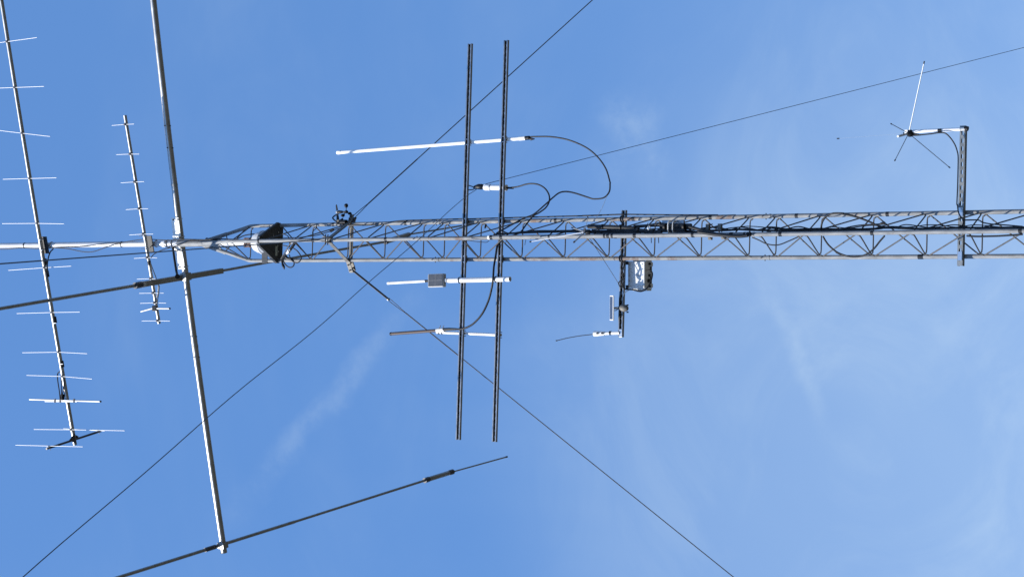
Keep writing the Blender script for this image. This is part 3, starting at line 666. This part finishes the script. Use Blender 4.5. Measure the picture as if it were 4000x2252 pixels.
hp += [onface('d', 575, 720, OFF+.05), onface('d', 620, 660, OFF+.04), onface('d', 690, 560, OFF+.0)]
cable(hp, .0082, 'thick black coax sweeping up from the brown stick antenna past the pvc pipe')

# ------------------------------------------------------------------ things on the short strut
YB0 = LEG['L'].y+LR+.05
bl, brr = atY('Z', 700, 1140, YB0), atY('Z', 700, 185, YB0); bt = atY('Z', 470, 660, YB0).z; bb = atY('Z', 1066, 660, YB0).z
bcx, bcz, bw_, bh_ = (bl.x+brr.x)/2, (bt+bb)/2, brr.x-bl.x, bt-bb; BD = .125
xb = thing('equipment_box', (bcx, YB0+BD/2, bb), 'pale finned radio box with bottom connectors hanging under the short strut', 'radio box')
MB().box((bcx, YB0+BD/2, bcz), bw_, BD, bh_, bev=.006).build('case', BOXM, xb)
for s in (-1, 1):
    for i in range(int(bh_/.0128)-1):
        MB().box((bcx+s*(bw_/2+.009), YB0+.066, bt-.018-i*.0128), .022, .016, .0045).build('fin', BOXM, xb)
    MB().prism([(bcx+s*(bw_/2-.002), YB0+.02, bb+.004), (bcx+s*(bw_/2+.018), YB0+.045, bb+.004), (bcx+s*(bw_/2+.018), YB0+BD-.01, bb+.004), (bcx+s*(bw_/2-.002), YB0+BD-.002, bb+.004)], (0, 0, .006)).build('end_flange', BOXM, xb)
    MB().box((bcx+s*(bw_/2-.012), YB0-.006, (bt+z3_-.02)/2), .028, .006, bt-z3_+.045).build('hanger', DARKST, xb)
for x, y in ((770, 285), (985, 290), (540, 300), (755, 665), (985, 455), (990, 660), (990, 855), (540, 675), (775, 1045), (985, 1030), (540, 870)):
    q = atY('Z', x, y, YB0); MB().tube([q+V((0, -.003, 0)), q+V((0, .004, 0))], .0048, 8).build('screw', STAIN, xb)
q = atY('Z', 865, 680, YB0); MB().box(q+V((0, -.0006, 0)), .005, .001, .03).build('marking', INK, xb)
for x, y, r in ((1225, 270, .010), (1218, 678, .010), (1195, 872, .0145), (1235, 1070, .008)):
    q = atZ('Z', x, y, bb); MB().tube([V((q.x, q.y, bb-.012)), V((q.x, q.y, bb+.004))], r, 12).build('port', BLACK, xb)
for y in (290, 640, 1040):
    q = atZ('Z', 1290, y, bb); MB().box(V((q.x, q.y, bb-.005)), .032, .03, .012, bev=.002).build('latch_block', BOXM, xb)
q0, q1 = atZ('Z', 1278, 350, bb), atZ('Z', 1278, 960, bb); MB().box(V(((q0.x+q1.x)/2, q0.y, bb-.003)), q0.x-q1.x, .012, .008).build('seam', DARKST, xb)
cable(path('Z', [(1155, 500), (1230, 498), (1290, 520), (1338, 600), (1330, 740), (1270, 930), (1180, 1090), (1080, 1190), (950, 1240), (820, 1230), (680, 1190), (540, 1175), (420, 1170), (330, 1150)], YB0+.02, YB0-.07), .0062, 'black cable looping from the finned box bottom back to the short strut')
cable(path('Z', [(1000, 1040), (900, 1070), (770, 1075), (690, 1110), (600, 1170), (500, 1205), (400, 1270), (330, 1340), (310, 1400)], YB0-.008, YB0-.075), .0040, 'thin white cable draped across the finned box corner to the strut', mat=PVC, name='white_cable')
cable(path('Z', [(330, 180), (260, 290), (240, 430), (280, 560), (330, 690), (290, 800), (250, 930), (300, 1060), (340, 1150)], YB0-.078), .0065, 'black cables bundled along the short strut above the finned box')
cable(path('Z', [(345, 190), (340, 330), (290, 480), (240, 620), (300, 720), (330, 820), (310, 1000), (260, 1100)], YB0-.083), .0050, 'thinner black cable twisted in the bundle on the short strut')
cable(path('Z', [(230, 880), (185, 895), (150, 950), (165, 1020), (200, 1080), (240, 1120)], YB0-.085), .0045, 'small black cable loop tied at the short strut')
YS = LEG['L'].y+LR+.004
spc = atY('I', 918, 848, YS-.06)
sp = thing('small_solar_panel', spc, 'small white-framed solar panel on an arm above the short strut', 'solar panel')
l0, l1 = atY('I', 918, 662, YS-.06), atY('I', 918, 1033, YS-.06); wid = abs(l0.x-l1.x)
tl = rad(44); pu = V((0, math.sin(tl), math.cos(tl))); pnv = V((0, -math.cos(tl), math.sin(tl)))   # leans back to the sky
MB().box(spc, wid, .010, .098, (1, 0, 0), pnv, pu, bev=.002).build('frame', FIBER, sp)
MB().box(spc+pnv*.0045, wid-.016, .003, .082, (1, 0, 0), pnv, pu).build('cells', CELL, sp)
MB().box(spc-pnv*.0045, wid-.016, .003, .082, (1, 0, 0), pnv, pu).build('back_sheet', CELLG, sp)
MB().tube(path('I', [(945, 850), (990, 848), (1040, 846)], YS-.05, YS-.04), [.008, .009, .014], 10).build('arm', PVC, sp)
mo = path('I', [(1015, 850), (1045, 845), (1085, 850), (1125, 852), (1150, 853)], YS-.045)
MB().tube(mo, [.010, .022, .029, .027, .017], 14).build('sensor_body', BRACK, sp)
for s in ((1135, 805), (1135, 910)): q = atY('I', *s, YS-.05); MB().tube([q, q+V((0, .01, -.012))], .006, 6).build('foot', BLACK, sp)
MB().tube(spline(path('I', [(955, 885), (980, 882), (1000, 868), (1030, 862)], YS-.05), 4), .003, 6).build('lead', COAX, sp)
v0, v1, v2 = atY('I', 652, 1232, YS-.03), atY('I', 805, 1226, YS-.03), atY('I', 1030, 1218, YS-.03)
wh = thing('whip_antenna', v2, 'bent black whip antenna on a white taped base at the short strut end', 'antenna')
MB().tube(spline(path('I', [(88, 1335), (250, 1296), (420, 1265), (560, 1248), (655, 1238)], YS-.03), 5), .0032, 7).build('whip', BLACK, wh)
q = atY('I', 92, 1334, YS-.03); MB().lathe(q, (0, 0, 1), [(-.008, .003), (0, .0055), (.008, .003)], 8).build('whip_tip', BLACK, wh)
MB().tube([v0, v0*.7+v1*.3, v1], [.021, .0205, .016], 14).build('weather_wrap', TAPEW, wh); MB().tube([v1, v2], .0125, 14).build('taped_pipe', TAPEW, wh)
for x in (700, 770): q = atY('I', x, 1225, YS-.052); MB().box(q, .014, .006, .016).build('tape_patch', BLACK, wh)
MB().tube([atY('I', 882, 1220, YS-.03), atY('I', 908, 1220, YS-.03)], .0155, 14).build('band', COAX, wh)
MB().box(atY('I', 1060, 1222, YS-.015), .065, .03, .03, bev=.003).build('clamp', STAIN, wh)

# ------------------------------------------------------------------ ground-plane antenna on the bright strut
YG = (LEG['R']+FACE_N*OFF4).y-.02
g0 = atY('J', 845, 776, YG)
gpa = thing('ground_plane_antenna', atY('J', 1330, 745, YG), 'ground-plane antenna with long spread radials on a white pipe', 'antenna')
MB().tube([atY('J', 885, 758, YG), atY('J', 1330, 738, YG+.03)], .0125, 16).build('pipe', PVC, gpa)
MB().tube([atY('J', 1372, 727, YG+.045), atY('J', 1406, 733, YG+.045)], .017, 12).build('pipe_end', BLACK, gpa)
MB().tube([atY('J', 1330, 738, YG+.03), atY('J', 1385, 731, YG+.045)], .0125, 12).build('pipe', PVC, gpa)
MB().tube([atY('J', 1122, 750, YG+.012), atY('J', 1155, 748, YG+.013)], .0138, 16).build('tape_band', COAX, gpa)
MB().lathe(g0+V((0, 0, -.02)), (0, 0, 1), [(-.02, .008), (-.012, .018), (0, .026), (.02, .026), (.03, .014), (.055, .011), (.06, .008)], 14).build('hub', BLACK, gpa)
MB().tube([g0+V((0, 0, -.02)), g0+V((-.012, 0, -.075))], .006, 8).build('hub_bolt', BLACK, gpa)
MB().box(atY('J', 825, 762, YG-.01), .03, .02, .025, bev=.003).build('mount_block', PVC, gpa)
for v, r, mt_, tip in ((V((.48, -.19, -.19)), .0036, ALUW, 1), (V((.03, -.49, -.07)), .0025, WIRE, 1), (V((-.035, -.20, .0)), .0085, ALUW, 0), (V((-.22, -.43, -.074)), .0024, WIRE, 1), (V((-.235, .28, -.2)), .0025, WIRE, 1)):  # light put into the colour: sunlit radials pale, shaded ones dark
    e = MB().tube([g0+v*.02, g0+v], r, 7).build('radial', mt_, gpa)
    if tip: MB().tube([g0+v*.975, g0+v*1.01], .0048, 7).build('radial_tip', BLACK, e)
wt = atY('J', 175, 825, YG); MB().tube([g0+V((0, 0, .03)), wt], .0004, 6).build('whip', GREYP, gpa); MB().tube([wt+V((0, 0, .006)), wt-V((0, 0, .012))], .0045, 7).build('whip_tip', BLACK, gpa)
MB().tube(path('J', [(880, 795), (960, 790)], YG), .0055, 8).build('connector', BLACK, gpa)
cable(path('J', [(945, 791), (1050, 781), (1130, 770), (1190, 775), (1240, 820), (1280, 880), (1302, 940), (1312, 1000), (1310, 1150), (1306, 1300), (1300, 1440)], YG-.006, YG-.006) + path('G', [(1632, 60), (1640, 130), (1662, 190), (1700, 235), (1690, 300), (1600, 335)], YG-.01, -.13), .0048, 'black coax from the white-piped ground-plane antenna along the bright strut')

# ------------------------------------------------------------------ second ground-plane antenna and black pipes on the tower
YM = LEG['M'].y+.02; YT = LEG['M'].y-LR-.017
h2 = atY('E', 345, 425, YM-.075)
gp2 = thing('tower_ground_plane_antenna', atY('E', 1540, 440, YM), 'ground-plane antenna with white rods on a black pipe beside the tower leg', 'antenna')
MB().lathe(h2+V((0, 0, -.03)), (0, 0, 1), [(-.02, .01), (-.01, .019), (.02, .019), (.03, .012), (.045, .008)], 12).build('hub', BLACK, gp2)
MB().box(h2+V((.012, -.01, .0)), .04, .006, .016, bev=.001).build('hub_bracket', DARKST, gp2)
for c, x, y, dy, r, mt_ in (('d', 1090, 660, -.12, .0042, ALUW), ('d', 1782, 665, -.32, .0055, ALUW), ('d', 1745, 437, -.12, .0030, ALUW), ('d', 1998, 270, .06, .0022, ALUW)):
    tip = atY(c, x, y, YM+dy); e = MB().tube([h2, tip], r, 7).build('radial', mt_, gp2); dv = (tip-h2).normalized()
    MB().tube([tip-dv*.012, tip+dv*.003], r+.002, 7).build('radial_tip', BLACK, e)
MB().tube([atY('E', 395, 340, YM), atY('E', 760, 350, YM), atY('E', 1130, 372, YM+.005)], .0175, 14).build('mount_pipe', BLPIPE_SHADE, gp2)
MB().tube([atY('E', 700, 372, YM+.01), atY('E', 1200, 405, YM), atY('E', 1545, 437, YM-.005)], .0165, 14).build('mount_pipe', BLPIPE_SHADE, gp2)
MB().tube([atY('E', 390, 425, YM+.03), atY('E', 900, 425, YM+.02), atY('E', 1300, 420, YM+.02)], .012, 10).build('taped_lead', COAX, gp2)
pp = thing('taped_antenna_stub', atY('E', 2010, 330, YM+.03), 'thick black taped stub held by two steel hose clamps', 'antenna')
MB().tube([atY('E', 1115, 342, YM+.03), atY('E', 1350, 325, YM+.03), atY('E', 1540, 305, YM+.03)], [.013, .011, .018], 14).build('neck', BLPIPE_SHADE, pp)
MB().tube([atY('E', 1535, 335, YM+.03), atY('E', 2012, 340, YM+.03)], .0235, 16).build('body', BLPIPE_SHADE, pp)
MB().tube([atY('E', 1500, 400, YM+.02), atY('E', 1930, 395, YM+.02)], .017, 12).build('lower_lead', BLPIPE_SHADE, pp)
MB().box(atY('E', 1735, 270, YM+.055), .03, .02, .19, bev=.003).build('bracket_bar', ZINC, pp)
for x in (1688, 1762):
    c = atY('E', x, 355, YM+.018); MB().tube(spline([c+V((.048, .02, 0)), c+V((.042, -.028, 0)), c+V((.01, -.038, 0)), c+V((-.03, -.036, 0)), c+V((-.045, -.01, 0)), c+V((-.03, .03, 0))], 4), .0085, 6, ratio=.4).build('hose_clamp', PLATE, pp)  # pale matt colour stands in for the steel's glint
for xa, ya, xb2, yb2 in ((1383, 455, 1387, 598), (1497, 480, 1503, 600), (1325, 300, 1338, 285), (1490, 470, 1500, 520)):
    MB().tube([atY('E', xa, ya, YM-.02), atY('E', xb2, yb2, YM-.022)], .0034, 6).build('tie_tail', COAX, pp)
for xa, ya in ((620, 345), (900, 352), (1180, 395), (1420, 425), (1600, 340), (1900, 338)):
    q = atY('E', xa, ya, YM-.004); MB().tube([q-V((0, 0, .007)), q+V((0, 0, .007))], .0215 if xa < 1500 else .0255, 12).build('tape_ridge', COAX, pp)
cq = atY('E', 1352, 362, YM-.012); MB().ring(cq, (0, 0, 1), .017, .004, 12).build('cable_clamp', PLATE, pp)
cable(path('E', [(1990, 345), (2100, 375), (2250, 420), (2400, 460)], YM, YT-.02) + path('F', [(100, 500), (300, 535), (480, 556), (640, 572), (780, 574), (890, 560)], YT-.03, YT-.022), .0125, 'thick black cable leaving the taped stub across the front tower leg')
for x, y, lx, ly, lab in ((265, 430, 300, 610, 'grey block clamp on the front leg, the one nearer the hose clamps'), (455, 430, 508, 600, 'grey block clamp on the front leg, the one nearer the leg joint')):
    b_ = thing('pipe_clamp', atY('F', x, y, YM), lab, 'clamp', 'block clamps on the front leg')
    MB().box(atY('F', x, y, YM+.01), .052, .028, .028, bev=.002).build('block', BRACK, b_); MB().box(atY('F', lx, ly, YM), .020, .026, .028, bev=.002).build('lower_block', BRACK, b_)
    q0, q1 = atY('F', x+6, y, YM-.012), atY('F', lx, ly, YM-.012); MB().tube([q0, q1], .004, 6).build('bolt', DARKST, b_)
    MB().tube([atY('F', x+20, y-30, YM), atY('F', x+70, y-50, YM)], .004, 6).build('bolt', DARKST, b_)

# grey tube antenna strapped to the front leg
t0, t1 = atY('C', 640, 1113, YT), atY('F', 930, 540, YT)
tb = thing('strapped_tube_antenna', t1, 'grey tube strapped with black tape along the front tower leg', 'antenna')
MB().tube([t0, t1], .0158, 16).build('tube', GALV, tb)
MB().tube([atY('C', 636, 1113, YT), atY('C', 664, 1113, YT)], .0185, 16).build('end_ring', PVC, tb)
for c, xa, xb_ in (('C', 666, 705), ('C', 822, 862), ('C', 1585, 1612), ('E', 640, 668), ('E', 690, 730), ('E', 760, 790), ('E', 1108, 1152), ('E', 2022, 2060), ('F', 610, 665), ('F', 830, 860), ('F', 880, 935)):
    yy = {'C': 1112, 'E': 485, 'F': 540}[c]; q0, q1 = atY(c, xa, yy, YT), atY(c, xb_, yy, YT)
    ax_ = (t1-t0).normalized(); f0, f1 = t0+ax_*((q0-t0).dot(ax_)), t0+ax_*((q1-t0).dot(ax_))
    MB().tube([f0, f1], .0172, 16).build('tape_band', COAX, tb)
MB().tube(spline(path('C', [(300, 1160), (420, 1178), (540, 1190), (610, 1190), (650, 1160)], YT-.004, YT), 4), .0028, 6).build('stub_wire', COAX, tb)
for x, y, x2, y2_ in ((900, 1030, 920, 1075), (1225, 1150, 1208, 1235), (920, 1180, 893, 1208)): MB().tube(path('C', [(x, y), (x2, y2_)], YT), .0022, 5).build('tie_tail', COAX, tb)

# ------------------------------------------------------------------ cables down the tower
YC = LEG['M'].y+.045
cable(path('C', [(720, 1075), (800, 1060), (900, 1058), (1050, 1048), (1300, 1038), (1600, 1030), (1900, 1025), (2130, 1028)], YC, YC) + path('E', [(500, 440), (900, 445), (1400, 470), (1900, 440), (2300, 430)], YC+.01) + path('F', [(300, 490), (600, 478), (730, 465), (1000, 478), (1500, 488), (1800, 486), (2200, 480)], YC) + path('G', [(500, 352), (700, 340), (820, 322), (960, 325), (1150, 340), (1400, 338), (1800, 330), (2417, 326)], YC) + [V((LEG['M'].x+.02, YC, 4.0)), V((LEG['M'].x+.02, YC, .4))], .0078, 'main black coax running down inside the front tower leg')
cable(path('C', [(850, 1010), (960, 1052), (1150, 1030), (1400, 1012), (1750, 1010), (2100, 1005)], YC+.02) + path('E', [(450, 410), (1000, 400), (1600, 420), (2300, 420)], YC+.03) + path('F', [(330, 485), (700, 470), (1200, 486), (2000, 478)], YC+.02) + path('G', [(300, 350), (800, 334), (1100, 345), (1700, 334), (2417, 322)], YC+.02) + [V((LEG['M'].x+.03, YC+.02, 4.0)), V((LEG['M'].x+.03, YC+.02, .4))], .0058, 'second black coax beside the main one inside the front leg')
YR = LEG['R'].y
cable(path('B', [(60, 500), (300, 515), (520, 520), (700, 502), (900, 472), (1100, 450), (1400, 440), (2020, 422)], YR-.02, YR) + path('C', [(300, 826), (780, 812), (1200, 800), (1900, 782), (2417, 768)], YR) + path('E', [(300, 170), (600, 160), (900, 150), (1040, 150), (1700, 157), (2417, 160)], YR+.004) + path('F', [(200, 240), (380, 248), (700, 240)], YR+.02, YR+.03), .0055, 'single black cable riding the outside of the tower leg beneath the wind sensor')
cable(path('F', [(2045, 480), (2050, 400), (2075, 325), (2140, 248), (2250, 212), (2400, 214)], YC, YC-.05) + path('G', [(250, 160), (350, 178), (480, 216), (600, 262), (680, 300), (760, 325)], YC-.05, YC), .0072, 'black cable loop arching up between the tower legs above the bright strut')
cable(path('F', [(2075, 575), (2110, 640), (2170, 720), (2280, 815), (2400, 875)], YM-.01, -.12) + path('G', [(200, 620), (330, 664), (440, 672), (550, 646), (640, 582), (715, 490), (772, 425)], -.12, YM-.02), .0066, 'black cable loop sagging out past the opposite leg')
cable(path('F', [(960, 590), (1060, 632), (1180, 690), (1300, 712), (1400, 702), (1520, 655), (1680, 585)], YM-.01), .0046, 'thin dark cable sagging below the front leg joint')
cable(path('F', [(1120, 470), (1170, 435), (1260, 427), (1380, 438), (1480, 470), (1560, 488)], YC), .0045, 'thin dark cable bowed over the front leg joint')
cable(path('G', [(250, 350), (360, 320), (480, 300), (600, 292), (720, 286)], YC), .0048, 'short black lead with a loose connector inside the tower')
tag(MB().tube(path('G', [(712, 288), (740, 280), (776, 274)], YC), [.007, .0105, .0105], 8).build('loose_connector', BLACK), 'loose black connector dangling inside the tower', 'connector')
cable(path('G', [(1690, 240), (1800, 238), (1880, 240), (1940, 270), (2050, 288), (2200, 298), (2400, 315)], YC+.05), .0048, 'dark cable curving below the bright strut inside the tower')
cable(path('G', [(1740, 425), (1850, 432), (2000, 430), (2150, 425), (2400, 408)], LEG['M'].y+.01), .0065, 'black coax tucked against the front leg below the bright strut')
cable(path('D', [(1526, 492), (1515, 520), (1501, 545)], c1.y-.03, -.1) + [atY('E', 440, 290, YM), atY('E', 405, 350, YM)], .0018, 'thin pale cord tying the coax loop to the black pipe', cat='cord', mat=PVC, name='cord', n=5)
cable([atY('E', 375, 455, YM), atY('E', 410, 510, YM-.01), atY('E', 440, 560, YM-.01)] + [atY('E', 650, 885, .02), atY('E', 865, 1225, YS-.05)], .0022, 'thin grey wire from the tower ground-plane hub to the short strut', cat='wire', mat=WIRE, name='thin_wire', n=5)
for x, y, hh in ((590, 930, .02),): tag(MB().tube(path('C', [(600, 905), (588, 950), (580, 975)], LEG['R'].y-.12), [.006, .009, .004], 7).build('tape_lump', BLACK), 'black tape lump on a cross brace between the long struts', 'tape')
# slack strands that wander along the cable run
for k, (lab, rr_) in enumerate((('slack thin black strand wandering beside the main coax', .0040), ('slack black strand looped behind the hose-clamped stub', .0048), ('slack black strand weaving near the leg joint', .0036))):
    rnd = random.Random(40+k); pts = []
    for c, x0, x1, yb in (('E', 450, 2300, 400), ('F', 100, 2300, 455), ('G', 300, 2380, 318))[(0 if k == 1 else k // 2):(2 if k == 1 else 3)]:
        x = x0
        while x < x1: pts.append(atY(c, x, yb+rnd.uniform(-34, 26), YC+.02+rnd.uniform(-.03, .04))); x += rnd.uniform(150, 330)
    cable(pts, rr_, lab)
# cables on the mast
cable(path('N', [(-30, 1142), (60, 1142), (200, 1132), (380, 1138), (520, 1131), (650, 1140), (780, 1166), (880, 1166), (1000, 1125), (1140, 1085), (1260, 1062), (1370, 1050), (1460, 1052), (1580, 1058), (1740, 1050), (1880, 1052), (2040, 1056)], -.03, -.045), .0040, 'thin black cable drooping along the pale mast')
cable(path('N', [(530, 1128), (700, 1122), (850, 1110), (1000, 1090), (1150, 1078)], -.032), .0036, 'short black lead taped along the pale mast between both rod-element beams')
cable(path('N', [(505, 1138), (475, 1170), (455, 1230), (446, 1300), (450, 1360), (440, 1395)], -.02, bm1.y-.03), .0062, 'black coax hanging from the mast to the long beam boom')
cable(path('N', [(1425, 1222), (1460, 1185), (1540, 1148), (1620, 1125), (1700, 1098), (1790, 1066), (1880, 1052)], -.09, -.045), .0042, 'black cable rising from the short beam across the mast sleeve')
cable(path('N', [(1740, 1050), (1900, 1053), (2050, 1056)], -.034) + path('A', [(60, 748), (250, 735), (480, 742), (600, 690), (720, 664), (835, 662)], -.05, .02), .0052, 'black coax entering the tower top and bending behind the rotator')
# rotator loop and connectors below the shelf
YK = -.09
cn = thing('coax_connector_chain', atY('A', 1240, 1060, YK), 'chain of black coax connectors with white tape below the rotator shelf', 'connector')
MB().tube(path('A', [(1420, 800), (1385, 850), (1345, 905)], YK), .012, 12).build('connector_body', BLACK, cn)
MB().tube(path('A', [(1395, 800), (1360, 810), (1355, 832)], YK-.008), .006, 8).build('tape_wrap', TAPEW, cn)
MB().tube(path('A', [(1345, 905), (1315, 945), (1290, 970)], YK-.002), [.012, .0145, .011], 12).build('tape_wrap', TAPEW, cn)
MB().tube(path('A', [(1300, 905), (1325, 940), (1325, 965)], YK-.014), .005, 8).build('tape_wrap', TAPEW, cn)
MB().tube(path('A', [(1298, 960), (1262, 1005), (1235, 1035)], YK), .0105, 12).build('connector_body', BLACK, cn)
MB().tube(path('A', [(1260, 1010), (1310, 1045), (1380, 1060)], YK+.01), .013, 10).build('connector_body', BLACK, cn)
MB().tube(spline(path('A', [(1235, 1030), (1215, 1070), (1225, 1130), (1242, 1175), (1250, 1218)], YK), 4), [.009]*9+[.012]*4+[.010, .007, .005, .003][:4], 9).build('boot', BLACK, cn)
cable(path('A', [(1230, 1040), (1245, 1100), (1290, 1160), (1345, 1185), (1395, 1160), (1405, 1110), (1385, 1060)], YK), .0055, 'small black coax loop hanging outside the leg below the rotator')
cable(path('A', [(1390, 880), (1450, 920), (1500, 985), (1518, 1040), (1490, 1090), (1450, 1110), (1395, 1095), (1350, 1050), (1330, 985)], YK-.005), .0052, 'larger black coax loop crossing the leg below the rotator')
cable(path('A', [(1220, 835), (1280, 845), (1330, 862)], YK) + path('A', [(1335, 800), (1320, 710), (1270, 670), (1225, 655)], YK+.02), .0042, 'black rotator lead coming through the shelf')
cable(path('A', [(1220, 725), (1340, 720), (1500, 712), (1640, 695), (1760, 680), (1900, 640), (2060, 590), (2200, 545)], -.10, .06), .0040, 'thin black lead from the rotator toward the wind sensor')
cable(path('A', [(1765, 500), (1750, 570), (1700, 620), (1700, 690)], .02) , .0042, 'short black lead curving inside the tower below the rotator')

# ------------------------------------------------------------------ wind sensor
YW = LEG['R'].y-.03
hub = atY('V', 1045, 830, YW)
ws = thing('wind_sensor', atY('V', 900, 1420, YW), 'black wind sensor with three cups and vane on a curved arm', 'wind sensor')
MB().tube(spline(path('V', [(700, 830), (600, 930), (440, 1020), (310, 1120), (290, 1190), (380, 1290), (500, 1390), (590, 1500)], YW, YW-.01), 5), .0062, 10).build('curved_arm', BLACK, ws)
MB().lathe(hub, (0, 0, 1), [(-.02, .006), (-.012, .013), (.004, .014), (.012, .008), (.035, .007), (.04, .011), (.055, .013), (.075, .015), (.088, .013), (.094, .007)], 14).build('body', BLACK, ws)
for a_ in (2, 108, 238):
    dv = V((math.cos(rad(a_)), math.sin(rad(a_)), 0)); c = hub+dv*.054
    cu = MB(); tdir = V((-dv.y, dv.x, 0)); cu.lathe(c, tdir, [(-.018, .001), (-.0165, .008), (-.012, .014), (-.005, .0178), (.002, .019), (.003, .0175), (-.004, .0165), (-.011, .0125), (-.015, .006)], 14); cc = cu.build('cup', BLACK, ws)
    MB().tube([hub, c-dv*.016], .0034, 6).build('cup_arm', BLACK, ws)
vt = hub+V((0, 0, .096))
MB().tube([vt, vt+V((0, 0, .012))], .0085, 10).build('vane_cap', GREYP, ws)
MB().prism([vt+V((.014, -.002, -.006)), vt+V((.066, -.002, .008)), vt+V((.060, -.002, .018)), vt+V((.014, -.002, .012))], (0, .005, 0)).build('vane_counterweight', BLACK, ws)
MB().prism([vt+V((-.014, .0, .0)), vt+V((-.095, .02, -.014)), vt+V((-.100, .02, .026)), vt+V((-.014, .0, .010))], (0.0004, .0022, 0)).build('vane_tail', BLACK, ws)
MB().box(atY('V', 900, 1375, YW), .03, .04, .062, bev=.003).build('mount_block', BLACK, ws)
MB().tube(path('V', [(690, 1320), (780, 1250), (850, 1200), (850, 1300)], YW), .006, 8).build('mount_hook', BLACK, ws)
MB().box(atY('A', 2000, 600, YW-.03), .024, .02, .04, ex=(.9, 0, .44), ez=(-.44, 0, .9), bev=.003).build('lead_box', BLACK, ws)
cable(path('V', [(595, 990), (625, 1150), (655, 1320)], YW-.01), .0028, 'thin black wire from the wind sensor vane down to its block', cat='wire', name='sensor_wire')
bpy.context.view_layer.update()
